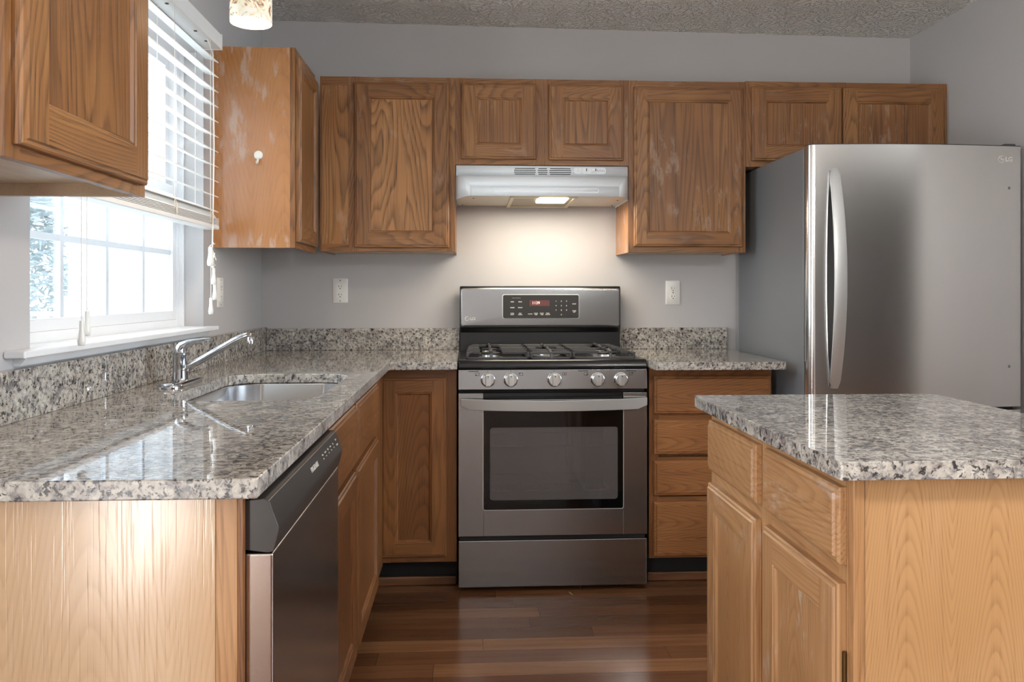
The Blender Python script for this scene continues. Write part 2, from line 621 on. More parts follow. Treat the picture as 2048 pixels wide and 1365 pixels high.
def thing(name, loc, label, cat, group=None):
    o = bpy.data.objects.new(name, None)
    o.empty_display_size = 0.05
    C.objects.link(o)
    o.location = loc
    ORG[o] = Vector(loc)
    return tag(o, label, cat, group)


def struct_root(name, loc):
    o = bpy.data.objects.new(name, None)
    C.objects.link(o)
    o.location = loc
    ORG[o] = Vector(loc)
    o['kind'] = 'structure'
    return o


def B(name, mats, x0, x1, y0, y1, z0, z1, parent=None, bevel=0.0, kind=None, seg=2):
    return MB().box(x0, x1, y0, y1, z0, z1).build(name, mats, parent, bevel, kind=kind, seg=seg)


# ------------------------------------------------------------------ the setting
D = 3.82       # back wall
XL = -0.968    # left wall
XR = 2.15      # right wall
WY0, WY1, WZ0, WZ1 = 1.832, 2.996, 1.057, 2.06
TOP = 2.52
B('floor', M['floor'], -1.42, 4.82, -2.72, 4.0, -0.05, 0.0, kind='structure')
ce = MB()
zl, zr = 2.4575, 2.4245


def zc(x):
    return zl + (zr - zl) * (x - XL) / (XR - XL)


ce.add([(-1.45, -2.75, zc(-1.45)), (4.85, -2.75, zc(4.85)), (4.85, 4.0, zc(4.85)), (-1.45, 4.0, zc(-1.45)),
        (-1.45, -2.75, 2.6), (4.85, -2.75, 2.6), (4.85, 4.0, 2.6), (-1.45, 4.0, 2.6)],
       [(0, 1, 2, 3), (7, 6, 5, 4), (0, 4, 5, 1), (1, 5, 6, 2), (2, 6, 7, 3), (3, 7, 4, 0)])
ce.build('ceiling', M['ceil'], kind='structure', smooth=False)
B('wall_back', M['wall'], XL - 0.14, XR + 0.12, D, D + 0.12, 0, TOP, kind='structure')
wl = MB()
wl.box(XL - 0.14, XL, 0.95, WY0, 0, TOP).box(XL - 0.14, XL, WY1, D, 0, TOP)
wl.box(XL - 0.14, XL, WY0, WY1, 0, WZ0).box(XL - 0.14, XL, WY0, WY1, WZ1, TOP)
wl.build('wall_left', M['wall'], kind='structure', smooth=False)
B('wall_right', M['wall'], XR, XR + 0.12, 2.1, D, 0, TOP, kind='structure')
# the rooms behind the camera
B('wall_hall', M['wall'], XR + 0.12, 4.7, 2.1, 2.22, 0, TOP, kind='structure')
B('wall_front', M['wall'], -1.42, 1.75, -2.72, -2.6, 0, TOP, kind='structure')
B('wall_hall_front', M['wall_dim'], 1.75, 4.82, -2.72, -2.6, 0, TOP, kind='structure')
m_ = MB()
for a, b, z0, z1 in ((-2.6, -1.65, 0, TOP), (-0.25, 0.95, 0, TOP), (-1.65, -0.25, 2.05, TOP)):
    m_.box(-1.42, -1.3, a, b, z0, z1)
m_.box(-1.3, XL - 0.14, 0.85, 0.95, 0, TOP)
m_.build('wall_nook', M['wall'], kind='structure', smooth=False)
m_ = MB()
for a, b, z0, z1 in ((-2.6, -0.6, 0, TOP), (1.8, 2.22, 0, TOP), (-0.6, 1.8, 0, 0.7), (-0.6, 1.8, 2.3, TOP)):
    m_.box(4.7, 4.82, a, b, z0, z1)
m_.build('wall_hall_right', M['wall'], kind='structure', smooth=False)
dr = struct_root('door_1', (-1.36, -0.95, 0))
fm = MB()
for a, b, z0, z1 in ((-1.65, -1.57, 0, 2.05), (-0.33, -0.25, 0, 2.05), (-0.99, -0.91, 0.08, 1.97), (-1.57, -0.33, 1.97, 2.05), (-1.57, -0.33, 0, 0.08)):
    fm.box(-1.39, -1.33, a, b, z0, z1)
fm.build('door_frame', M['white'], dr)
MB().box(-1.363, -1.358, -1.57, -0.99, 0.08, 1.97).box(-1.363, -1.358, -0.91, -0.33, 0.08, 1.97).build('glass', M['pane'], dr)
w2 = struct_root('fill_window', (4.76, 0.6, 0.7))  # unseen hall window, added to go with the fill light
fm = MB()
for a, b, z0, z1 in ((-0.6, -0.53, 0.7, 2.3), (1.73, 1.8, 0.7, 2.3), (0.56, 0.64, 0.77, 2.23), (-0.53, 1.73, 2.23, 2.3), (-0.53, 1.73, 0.7, 0.77)):
    fm.box(4.73, 4.79, a, b, z0, z1)
fm.build('window_frame', M['white'], w2)
MB().box(4.757, 4.762, -0.53, 1.73, 0.77, 2.23).build('glass', M['pane'], w2)

# sink window
win = struct_root('window_1', (XL - 0.09, 2.414, WZ0))
f = MB()
fw = 0.035
f.box(XL - 0.13, XL - 0.082, WY0, WY0 + fw, WZ0, WZ1).box(XL - 0.13, XL - 0.082, WY1 - fw, WY1, WZ0, WZ1)
f.box(XL - 0.13, XL - 0.082, WY0 + fw, WY1 - fw, WZ0, WZ0 + 0.03).box(XL - 0.13, XL - 0.082, WY0 + fw, WY1 - fw, WZ1 - fw, WZ1)
f.box(XL - 0.14, XL - 0.068, WY0, WY0 + 0.012, WZ0, WZ1).box(XL - 0.14, XL - 0.068, WY1 - 0.012, WY1, WZ0, WZ1)
f.build('window_frame', M['white'], win, 0.002)


def sash(name, xc, z0, z1):
    y0, y1 = WY0 + fw, WY1 - fw
    st = 0.032
    m = MB()
    m.box(xc - 0.013, xc + 0.013, y0, y0 + st, z0, z1).box(xc - 0.013, xc + 0.013, y1 - st, y1, z0, z1)
    m.box(xc - 0.013, xc + 0.013, y0 + st, y1 - st, z0, z0 + st).box(xc - 0.013, xc + 0.013, y0 + st, y1 - st, z1 - st, z1)
    s_ = m.build(name, M['white'], win, 0.002)
    g = MB()
    for yc in (2.162, 2.426, 2.690):
        g.box(xc - 0.005, xc + 0.005, yc - 0.0085, yc + 0.0085, z0 + st, z1 - st)
    zm = (z0 + z1) / 2
    g.box(xc - 0.0045, xc + 0.0045, y0 + st, y1 - st, zm - 0.0085, zm + 0.0085)
    g.build('muntin_grid', M['muntin'], s_)
    MB().box(xc - 0.0015, xc + 0.0015, y0 + st, y1 - st, z0 + st, z1 - st).build('glass', M['pane'], s_)


M['muntin'] = plain('muntin_white', (214, 220, 226), 0.5)
sash('lower_sash', XL - 0.098, WZ0 + 0.03, 1.565)
sash('upper_sash', XL - 0.124, 1.545, WZ1 - fw)
stl = MB()
stl.box(XL - 0.082, XL, WY0, WY1, WZ0 - 0.012, WZ0 + 0.004).box(XL, XL + 0.045, 1.728, 3.034, WZ0 - 0.012, WZ0 + 0.004)
stool = stl.build('trim_1', M['white'], kind='structure', bevel=0.004)
ap = MB()
ap.prism([(XL, 1.026), (XL + 0.014, 1.026), (XL + 0.03, WZ0 - 0.012), (XL, WZ0 - 0.012)], 'y', 1.765, 2.985)
ap.build('trim_2', M['white'], kind='structure', bevel=0.001)

# shoe moulding along the toe spaces
B('trim_3', M['shoe'], -0.41, -0.05, 3.262, 3.276, 0, 0.036, kind='structure', bevel=0.006)
B('trim_4', M['shoe'], 0.73, 1.225, 3.262, 3.276, 0, 0.036, kind='structure', bevel=0.006)
B('baseboard_right', M['white'], XR - 0.014, XR, 2.1, 2.9, 0, 0.09, kind='structure', bevel=0.003)

# ------------------------------------------------------------------ outside the window
hs = thing('siding_wall', (-1.85, 5.1, 0), 'white horizontal siding of the next house wall seen through the sink window', 'house wall')
m = MB()
ex = 0.167
z = 0.09
while z < 3.6:
    m.add([(-2.36, 5.085, z), (-1.2, 5.085, z), (-1.2, 5.1, z + ex), (-2.36, 5.1, z + ex), (-2.36, 5.1, z), (-1.2, 5.1, z)],
          [(0, 1, 2, 3), (4, 5, 1, 0), (3, 2, 5, 4), (0, 3, 4), (1, 5, 2)])
    z += ex
m.build('siding', M['siding'], hs, smooth=False)
B('wall_core', M['siding'], -2.42, -1.2, 5.1, 5.25, 0, 3.7, hs)
B('corner_trim', M['siding'], -2.45, -2.35, 5.07, 5.26, 0, 3.7, hs, 0.003)
lawn = B('ground', plain('lawn_bounce', (214, 214, 208), 0.9), -16, -1.43, -4, 22, -0.25, -0.05)  # lawn paled to bounce window light up onto the ceiling
lawn['kind'] = 'structure'
rl = thing('deck_railing', (-2.9, 5.6, -0.05), 'pale wooden deck railing outside, low in the left window column', 'railing')
B('top_rail', M['rail'], -4.6, -2.7, 5.55, 5.68, 1.02, 1.055, rl, 0.004)
B('lower_rail', M['rail'], -4.6, -2.7, 5.59, 5.63, 0.9, 0.99, rl, 0.003)
for x in (-4.3, -2.78):
    B('post', M['rail'], x, x + 0.09, 5.57, 5.66, -0.05, 1.16, rl, 0.004)
for k in range(11):
    B('baluster', M['rail'], -4.1 + k * 0.12, -4.07 + k * 0.12, 5.6, 5.63, 0.1, 0.9, rl)


def tree(x, y, h, r, label, seed):
    rnd = random.Random(seed)
    t = thing('conifer_tree', (x, y, -0.05), label, 'tree', 'trees beyond the window')
    MB().lathe([(r * 0.12, 0), (r * 0.05, h * 0.9)], (x, y, -0.05), n=10).build('trunk', M['bark'], t)
    m = MB()
    for k in range(2600):
        u = rnd.random() ** 0.8
        zz = 0.25 + u * (h - 0.25)
        rad = r * (1 - u) ** 0.75 * rnd.uniform(0.25, 1.0) + 0.05
        a = rnd.uniform(0, 2 * pi)
        c = Vector((x + rad * cos(a), y + rad * sin(a), zz))
        d1 = Vector((rnd.uniform(-1, 1), rnd.uniform(-1, 1), rnd.uniform(-.6, .3))).normalized() * rnd.uniform(0.05, 0.14)
        d2 = Vector((rnd.uniform(-1, 1), rnd.uniform(-1, 1), rnd.uniform(-.5, .5))).normalized() * rnd.uniform(0.02, 0.05)
        m.add([tuple(c - d1), tuple(c + d2), tuple(c + d1), tuple(c - d2)], [(0, 1, 2, 3)])
    m.build('foliage', M['foliage'], t, smooth=False, recalc=False)


tree(-5.6, 10.2, 3.6, 1.3, 'pale grey-green conifer nearest the siding corner, seen through the window', 3)
tree(-9.2, 10.4, 3.9, 1.3, 'conifer outside at the far left edge of the window view', 5)
tree(-7.6, 13.9, 3.6, 1.4, 'farthest conifer outside, standing between the two nearer ones', 8)


# ------------------------------------------------------------------ cabinets
def rect(x0, y0, x1, y1, ins, z):
    return [(x0 + ins, y0 + ins, z), (x1 - ins, y0 + ins, z), (x1 - ins, y1 - ins, z), (x0 + ins, y1 - ins, z)]


def hgrain(fam, face):
    return M[fam + ('x' if face[1] == 'y' else 'y')]


def make_door(parent, fam, face, origin, x0, y0, x1, y1, wf=0.062, t=0.02, name='door', panel=None):
    """frame-and-panel door in the local face frame (origin on the face-frame plane)"""
    m = MB(frame(origin, face))
    L = [(0, 0.0005), (0, t - 0.008), (0.003, t - 0.0045), (0.008, t - 0.004), (0.0105, t)]
    loops = [rect(x0, y0, x1, y1, i, z) for i, z in L]
    vs = [p for l in loops for p in l]
    fs, mi = [(3, 2, 1, 0)], [0]
    for k in range(len(L) - 1):
        for i in range(4):
            fs.append((k * 4 + i, k * 4 + (i + 1) % 4, k * 4 + 4 + (i + 1) % 4, k * 4 + 4 + i))
            mi.append(1 if i in (0, 2) else 0)
    m.add(vs, fs, mi)
    a0, b0, a1, b1 = x0 + 0.0105, y0 + 0.0105, x1 - 0.0105, y1 - 0.0105
    c0, d0, c1, d1 = x0 + wf, y0 + wf, x1 - wf, y1 - wf
    m.add([(a0, b0, t), (c0, b0, t), (c0, b1, t), (a0, b1, t)], [(0, 1, 2, 3)], 0)
    m.add([(c1, b0, t), (a1, b0, t), (a1, b1, t), (c1, b1, t)], [(0, 1, 2, 3)], 0)
    m.add([(c0, b0, t), (c1, b0, t), (c1, d0, t), (c0, d0, t)], [(0, 1, 2, 3)], 1)
    m.add([(c0, d1, t), (c1, d1, t), (c1, b1, t), (c0, b1, t)], [(0, 1, 2, 3)], 1)
    L2 = [(wf, t), (wf + 0.002, t - 0.0025), (wf + 0.006, t - 0.003), (wf + 0.0105, t - 0.0085), (wf + 0.0125, t - 0.0088)]
    loops = [rect(x0, y0, x1, y1, i, z) for i, z in L2]
    vs = [p for l in loops for p in l]
    fs, mi = [], []
    for k in range(len(L2) - 1):
        for i in range(4):
            fs.append((k * 4 + i, k * 4 + (i + 1) % 4, k * 4 + 4 + (i + 1) % 4, k * 4 + 4 + i))
            mi.append(1 if i in (0, 2) else 0)
    m.add(vs, fs, mi)
    d = m.build(name, [M[fam + 'z'], hgrain(fam, face)], parent, smooth=False, recalc=False)
    p = MB(frame(origin, face))
    q = wf + 0.011
    p.box(x0 + q, x1 - q, y0 + q, y1 - q, 0.002, t - 0.0086)
    p.build('door_panel', M[panel or fam + 'z'], d, smooth=False)
    return d


def make_drawer(parent, fam, face, origin, x0, y0, x1, y1, t=0.02, name='drawer'):
    m = MB(frame(origin, face))
    L = [(0, 0.0005), (0, t - 0.009), (0.004, t - 0.005), (0.010, t - 0.0045), (0.0125, t)]
    m.loft([rect(x0, y0, x1, y1, i, z) for i, z in L])
    return m.build(name, M['drawx'] if face == '-y' else hgrain(fam, face), parent, smooth=False)


def face_frame(parent, fam, face, origin, stiles, rails, t=0.019, name='face_frame'):
    m = MB(frame(origin, face))
    for x0, x1, y0, y1 in stiles:
        m.box(x0, x1, y0, y1, -t, 0, 0)
    for x0, x1, y0, y1 in rails:
        m.box(x0 + 0.0006, x1 - 0.0006, y0 + 0.0005, y1 - 0.0005, -t + 0.0005, -0.0003, 1)
    return m.build(name, [M[fam + 'z'], hgrain(fam, face)], parent, 0.0008)


YU = D - 0.305           # front plane of the upper cabinets
UB, UT = 1.361, 2.119


def upper_box(parent, x0, x1, y0, y1, z0, z1, side=None, rec=0.004, hl=None):
    """carcass with a recessed bottom"""
    sd = side or M['upz']
    MB().box(x0, x0 + 0.014, y0, y1, z0, z1).build('side_panel', sd, parent, 0.0008)
    MB().box(x1 - 0.014, x1, y0, y1, z0, z1).build('side_panel', sd, parent, 0.0008)
    m = MB()
    m.box(x0 + 0.014, x1 - 0.014, y0, y1, z0 + rec, z1 - 0.001)
    m.build('cabinet_box', M['under'], parent)


# long run, left of the hood
c1 = thing('wall_cabinet', (-0.35, D, UB), 'oak wall cabinet left of the range hood, one wide grained door', 'cabinet', None)
upper_box(c1, -0.64, -0.058, YU + 0.019, D, UB, UT)
o = (0, YU, 0)
face_frame(c1, 'up', '-y', o, [(-0.642, -0.632, UB, UT), (-0.519, -0.474, UB, UT), (-0.10, -0.0585, UB, UT)],
           [(-0.642, -0.0585, UB, UB + 0.034), (-0.642, -0.0585, UT - 0.038, UT)])
MB().box(-0.634, -0.517, YU + 0.003, YU + 0.012, UB + 0.03, UT - 0.03).build('blind_panel', M['upbold'], c1)
make_door(c1, 'up', '-y', o, -0.494, 1.379, -0.086, 2.092, panel='upbold')

c2 = thing('wall_cabinet', (0.32, D, 1.741), 'short two-door oak cabinet directly above the white hood', 'cabinet')
upper_box(c2, -0.058, 0.7015, YU + 0.019, D, 1.741, UT)
face_frame(c2, 'up', '-y', o, [(-0.058, -0.012, 1.741, UT), (0.28, 0.362, 1.741, UT), (0.664, 0.7015, 1.741, UT)],
           [(-0.058, 0.7015, 1.741, 1.779), (-0.058, 0.7015, UT - 0.038, UT)])
make_door(c2, 'up', '-y', o, -0.032, 1.765, 0.292, 2.094, panel='upfine')
make_door(c2, 'up', '-y', o, 0.349, 1.763, 0.678, 2.093, panel='upfine')

c3 = thing('wall_cabinet', (0.96, D, UB), 'tall single-door oak wall cabinet between the hood and fridge cabinets', 'cabinet')
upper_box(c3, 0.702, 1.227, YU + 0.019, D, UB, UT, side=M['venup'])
face_frame(c3, 'up', '-y', o, [(0.702, 0.742, UB, UT), (1.188, 1.227, UB, UT)],
           [(0.702, 1.227, UB, UB + 0.04), (0.702, 1.227, UT - 0.038, UT)])
make_door(c3, 'up', '-y', o, 0.724, 1.386, 1.211, 2.088, 0.058, panel='upfine')

c4 = thing('wall_cabinet', (1.69, D, 1.74), 'short two-door oak cabinet above the stainless refrigerator', 'cabinet')
upper_box(c4, 1.2275, XR, YU + 0.019, D, 1.742, UT + 0.004)
face_frame(c4, 'up', '-y', o, [(1.2275, 1.268, 1.742, UT + 0.004), (1.64, 1.684, 1.742, UT + 0.004), (2.112, XR, 1.742, UT + 0.004)],
           [(1.2275, XR, 1.742, 1.785), (1.2275, XR, UT - 0.034, UT + 0.004)])
make_door(c4, 'up', '-y', o, 1.251, 1.768, 1.6595, 2.097, panel='upfine')
make_door(c4, 'up', '-y', o, 1.6645, 1.768, 2.13, 2.097, panel='upfine')

# left wall corner cabinet
XU = XL + 0.305
c5 = thing('wall_cabinet', (XL, 3.31, UB), 'corner oak wall cabinet with pale glossy side facing out beside the window', 'cabinet')
CB, CT = 1.354, 2.12
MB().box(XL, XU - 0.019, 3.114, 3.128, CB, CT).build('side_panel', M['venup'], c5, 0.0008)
MB().box(XL, XU - 0.019, 3.128, 3.515, CB + 0.02, CT - 0.001).build('cabinet_box', M['under'], c5)
ox = (XU, 0, 0)
face_frame(c5, 'up', '+x', ox, [(3.114, 3.155, CB, CT), (3.475, 3.513, CB, CT)], [(3.114, 3.513, CB, CB + 0.035), (3.114, 3.513, CT - 0.038, CT)])
make_door(c5, 'up', '+x', ox, 3.128, 1.378, 3.492, 2.088, 0.055)

# near left cabinet
c6 = thing('wall_cabinet', (XL, 1.43, 1.381), 'nearest oak wall cabinet at the upper left corner, cropped by the frame', 'cabinet')
NB, NT_ = 1.379, 2.12
MB().box(XL, XU - 0.019, 1.187, 1.201, NB, NT_).build('side_panel', M['ven'], c6, 0.0008)
MB().box(XL, XU - 0.019, 1.674, 1.688, NB, NT_).build('side_panel', M['under'], c6, 0.0008)
MB().box(XL, XU - 0.019, 1.201, 1.674, NB + 0.026, NT_ - 0.001).build('cabinet_box', M['under'], c6)
face_frame(c6, 'up', '+x', ox, [(1.187, 1.228, NB, NT_), (1.648, 1.688, NB, NT_)], [(1.187, 1.688, NB, NB + 0.036), (1.187, 1.688, NT_ - 0.038, NT_)])
make_door(c6, 'up', '+x', ox, 1.205, 1.4, 1.664, 2.092, 0.066)

# ---------- base cabinets
FB, FT = 0.112, 0.883
YB = D - 0.61
b1 = thing('base_cabinet', (-0.2, D, 0), 'oak base cabinet with one tall door left of the range', 'cabinet')
MB().box(-0.30, -0.0485, YB + 0.019, D, FB, FT).build('cabinet_box', M['basez'], b1)
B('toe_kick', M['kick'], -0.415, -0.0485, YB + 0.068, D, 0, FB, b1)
ob = (0, YB, 0)
face_frame(b1, 'base', '-y', ob, [(-0.356, -0.31, FB, FT), (-0.10, -0.0485, FB, FT)], [(-0.356, -0.0485, FB, FB + 0.04), (-0.356, -0.0485, FT - 0.05, FT)])
make_door(b1, 'base', '-y', ob, -0.347, 0.137, -0.09, 0.846, 0.057, panel='basecath')

b2 = thing('base_cabinet', (0.98, D, 0), 'oak base cabinet with four stacked drawers right of the range', 'cabinet')
MB().box(0.725, 1.228, YB + 0.019, D, FB, FT).build('cabinet_box', M['basez'], b2)
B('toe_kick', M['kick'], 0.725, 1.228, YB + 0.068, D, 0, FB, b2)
face_frame(b2, 'base', '-y', ob, [(0.725, 0.765, FB, FT), (1.195, 1.2285, FB, FT)],
           [(0.725, 1.2285, a, b_) for a, b_ in ((FB, 0.14), (0.325, 0.36), (0.49, 0.52), (0.66, 0.70), (0.84, FT))])
for a, b_ in ((0.123, 0.342), (0.366, 0.507), (0.532, 0.671), (0.695, 0.848)):
    make_drawer(b2, 'base', '-y', ob, 0.741, a, 1.2215, b_)

XB = -0.338
b3 = thing('base_cabinet', (XB, 2.5, 0), 'oak sink base cabinet with two false drawers and two doors beyond the dishwasher', 'cabinet')
MB().box(XL, XB - 0.019, 1.826, 1.842, FB, FT).build('side_panel', M['basez'], b3)
MB().box(XL, XB - 0.019, 2.985, 3.0, FB, FT).build('side_panel', M['basez'], b3)
MB().box(XL, XB - 0.019, 1.842, 2.985, FB, FB + 0.016).build('bottom_panel', M['basez'], b3)
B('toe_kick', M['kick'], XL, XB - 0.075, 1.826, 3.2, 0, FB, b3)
ol = (XB, 0, 0)
face_frame(b3, 'base', '+x', ol, [(1.826, 1.87, FB, FT), (2.31, 2.37, FB, FT), (2.85, 3.187, FB, FT)],
           [(1.826, 3.187, FB, FB + 0.04), (1.826, 3.187, 0.66, 0.70), (1.826, 3.187, 0.845, FT)])
make_drawer(b3, 'base', '+x', ol, 1.85, 0.69, 2.322, 0.862, name='false_drawer')
make_drawer(b3, 'base', '+x', ol, 2.352, 0.69, 2.875, 0.862, name='false_drawer')
make_door(b3, 'base', '+x', ol, 1.85, 0.14, 2.322, 0.672, 0.06)
make_door(b3, 'base', '+x', ol, 2.352, 0.14, 2.875, 0.672, 0.06)

# end panel of the peninsula
ep = thing('end_panel', (-0.65, 1.21, 0), 'pale glossy wooden end panel under the counter at lower left', 'cabinet panel')
B('panel', M['ven'], XL, -0.372, 1.205, 1.217, 0, FT, ep, 0.0008)
B('edge_strip', M['islz'], -0.372, XB - 0.002, 1.204, 1.217, 0, FT, ep, 0.002)
B('stile_edge', M['basez'], XB - 0.002, XB + 0.006, 1.2045, 1.2175, 0, FT, ep, 0.0008)

# ------------------------------------------------------------------ granite
GT, GB = 0.914, 0.884


def rounded_rect(x0, y0, x1, y1, r, n=8):
    pts = []
    for cx, cy, a0 in ((x1 - r, y0 + r, -90), (x1 - r, y1 - r, 0), (x0 + r, y1 - r, 90), (x0 + r, y0 + r, 180)):
        for k in range(n + 1):
            a = R(a0 + 90 * k / n)
            pts.append((cx + r * cos(a), cy + r * sin(a)))
    return pts


def slab(name, outer, hole, z0, z1, mat, bevel=0.003):
    bm = bmesh.new()

    def ring(p):
        vs = [bm.verts.new((a, b, z1)) for a, b in p]
        return [bm.edges.new((vs[i], vs[(i + 1) % len(vs)])) for i in range(len(vs))]
    es = ring(outer)
    if hole:
        es += ring(hole)
    bmesh.ops.triangle_fill(bm, use_beauty=True, use_dissolve=False, edges=es)
    r = bmesh.ops.extrude_face_region(bm, geom=list(bm.faces))
    for v in [g for g in r['geom'] if isinstance(g, bmesh.types.BMVert)]:
        v.co.z = z0
    bmesh.ops.recalc_face_normals(bm, faces=bm.faces)
    me = bpy.data.meshes.new(name)
    xs = [p[0] for p in outer]
    ys = [p[1] for p in outer]
    c = Vector(((min(xs) + max(xs)) / 2, (min(ys) + max(ys)) / 2, z0))
    for v in bm.verts:
        v.co -= c
    for f_ in bm.faces:
        f_.normal_update()
        f_.material_index = 0 if abs(f_.normal.z) > 0.5 else 1
    bm.to_mesh(me)
    bm.free()
    me.materials.append(mat)
    me.materials.append(M['granite_edge'])
    me.polygons.foreach_set('use_smooth', [True] * len(me.polygons))
    me.set_sharp_from_angle(angle=R(30))
    ob_ = bpy.data.objects.new(name, me)
    C.objects.link(ob_)
    ob_.location = c
    ORG[ob_] = c
    md = ob_.modifiers.new('bevel', 'BEVEL')
    md.width = bevel
    md.segments = 2
    md.limit_method = 'ANGLE'
    md.angle_limit = R(50)
    md.harden_normals = True
    return ob_


XF = -0.3065
cut = rounded_rect(-0.775, 2.045, -0.388, 2.70, 0.10, 10)
lc = slab('countertop', [(XL, 1.184), (XF, 1.184), (XF, 3.118), (-0.0455, 3.118), (-0.0455, D), (XL, D)], cut, GB, GT, M['granite'])
tag(lc, 'long speckled granite countertop with the sink cut into it, left side', 'countertop')
rc = slab('countertop', rounded_rect(0.717, 3.065, 1.232, D, 0.006, 3), None, GB, GT, M['granite'])
tag(rc, 'short granite countertop between the range and the refrigerator', 'countertop')
tag(B('backsplash', M['granite'], XL, XL + 0.028, 1.184, D - 0.0005, GT, 1.022, bevel=0.002),
    'granite backsplash strip below the window along the left wall', 'backsplash')
tag(B('backsplash', M['granite'], XL + 0.029, -0.044, D - 0.028, D, GT, 1.0155, bevel=0.002),
    'granite backsplash strip on the back wall left of the range', 'backsplash')
tag(B('backsplash', M['granite'], 0.714, 1.235, D - 0.028, D, GT, 1.0155, bevel=0.002),
    'granite backsplash strip on the back wall right of the range', 'backsplash')

# undermount sink
sk = thing('sink', (-0.58, 2.37, 0.70), 'undermount stainless sink basin set in the left granite counter', 'sink')
m = MB()
loops = []
for ins, z_, rr in ((-0.012, GB - 0.001, 0.108), (0.0, GB - 0.001, 0.10), (0.004, GB - 0.004, 0.098), (0.012, 0.74, 0.09), (0.022, 0.72, 0.08), (0.06, 0.706, 0.06), (0.14, 0.702, 0.03)):
    loops.append([(a, b, z_) for a, b in rounded_rect(-0.775 + ins, 2.045 + ins, -0.388 - ins, 2.70 - ins, rr, 10)])
m.loft(loops, (False, True))
m.build('basin', M['sink'], sk, ang=50)
MB().lathe([(0.042, 0.0), (0.042, 0.004), (0.034, 0.003), (0.03, -0.001)], (-0.58, 2.37, 0.7025), n=24).build('drain', M['chrome'], sk)

# faucet
fc = thing('faucet', (-0.842, 2.40, GT), 'chrome single-lever kitchen faucet with low straight spout by the sink', 'faucet')
m = MB()
L = []
for ins, z_ in ((0, 0), (0, 0.008), (0.004, 0.013), (0.012, 0.015)):
    L.append([(a, b, GT + z_) for a, b in rounded_rect(-0.878 + ins, 2.285 + ins, -0.806 - ins, 2.515 - ins, 0.0355 - ins, 8)])
m.loft(L)
m.build('base_plate', M['chrome'], fc, ang=50)
MB().lathe([(0.0235, 0), (0.0215, 0.006), (0.0205, 0.03), (0.0205, 0.072), (0.0215, 0.074), (0.0215, 0.082)], (-0.842, 2.40, GT + 0.013), n=32).build('faucet_body', M['chrome'], fc, ang=60)
m = MB()
pts = [(-0.842, 2.40, 1.006), (-0.843, 2.40, 1.018), (-0.836, 2.40, 1.028), (-0.82, 2.40, 1.036), (-0.80, 2.40, 1.0415), (-0.775, 2.402, 1.0455), (-0.758, 2.403, 1.0465)]
m.tube([(-0.842, 2.40, 0.9965), (-0.8425, 2.40, 1.004)] + pts[1:], [0.0205, 0.0205, 0.018, 0.0145, 0.0105, 0.008, 0.0062, 0.004], 16, flat=(1.0, 0.9))
m.build('lever_handle', M['chrome'], fc, ang=60)
m = MB()
m.tube([(-0.828, 2.40, 0.958), (-0.80, 2.40, 0.976), (-0.74, 2.40, 1.011), (-0.69, 2.40, 1.040), (-0.664, 2.40, 1.0535), (-0.648, 2.40, 1.0575), (-0.637, 2.40, 1.056)],
       [0.0105, 0.0105, 0.010, 0.0098, 0.0098, 0.010, 0.0085], 16)
m.build('spout', M['chrome'], fc, ang=60)
MB().lathe([(0.0075, 0.022), (0.0105, 0.018), (0.0105, 0.0), (0.0085, -0.001)], (-0.640, 2.40, 1.034), n=20).build('aerator', M['chrome'], fc, ang=60)

# ------------------------------------------------------------------ dishwasher
dw = thing('dishwasher', (-0.6, 1.52, 0), 'stainless dishwasher with dark control strip under the left counter', 'dishwasher')
Y0, Y1 = 1.219, 1.822
MB().box(-0.93, -0.335, Y0 + 0.004, Y1 - 0.004, 0.1, 0.872).build('tub', M['blackmat'], dw)
B('kick_plate', M['kick'], -0.93, -0.40, Y0 + 0.004, Y1 - 0.004, 0, 0.1, dw)
prof = [(-0.335, 0.80), (-0.335, 0.874), (-0.305, 0.876), (-0.298, 0.873), (-0.284, 0.834), (-0.283, 0.829), (-0.291, 0.797), (-0.30, 0.795)]
cp = MB().prism(prof, 'y', Y0, Y1).build('control_strip', M['dwblack'], dw, 0.0012)
B('door', M['dwsteel'], -0.335, -0.292, Y0, Y1, 0.115, 0.7945, dw, 0.004, seg=3)
# printing on the sloping strip face
nx, nz = 0.839, 0.034     # slope
sl = math.atan2(0.0145, 0.041)
Mt = Matrix.Identity(4)
up = Vector((-sin(sl), 0, cos(sl)))
outv = Vector((cos(sl), 0, sin(sl)))
rt = Vector((0, 1, 0))
pc = Vector((-0.291, 1.52, 0.8535))
for i, a in enumerate((rt, up, outv)):
    for j in range(3):
        Mt[j][i] = a[j]
for j in range(3):
    Mt[j][3] = pc[j]
MB(Mt).text('FRIGIDAIRE', 0.0135, 0.02, 0.0, 0.0003, 'CENTER').build('brand_lettering', M['print_light'], cp, smooth=False, recalc=False)
for wv, tx in ((0.11, 'Heavy'), (0.14, 'Normal'), (0.17, 'Light'), (0.2, 'Rinse'), (0.23, 'Dry')):
    MB(Mt).text(tx, 0.0048, wv, 0.005, 0.0003).build('button_label', M['print_light'], cp, smooth=False, recalc=False)
    MB(Mt).box(wv - 0.003, wv + 0.003, -0.004, -0.002, 0, 0.0005).build('indicator', M['print_light'], cp, smooth=False)
for tx, y_ in (('Start', 0.007), ('Cancel', -0.004)):
    MB(Mt).text(tx, 0.006, 0.268, y_, 0.0003).build('button_label', M['print_light'], cp, smooth=False, recalc=False)
m = MB()
L = []
for ins, dx in ((0, 0), (0.002, 0.002), (0.004, 0.002)):
    L.append([(-0.2867 - (0.829 - b) * 0.25 + dx, a, b) for a, b in rounded_rect(1.50 + ins, 0.803 + ins, 1.60 - ins, 0.823 - ins, 0.0095 - ins, 6)])
m.loft(L)
m.build('latch_pocket', M['knob'], cp)

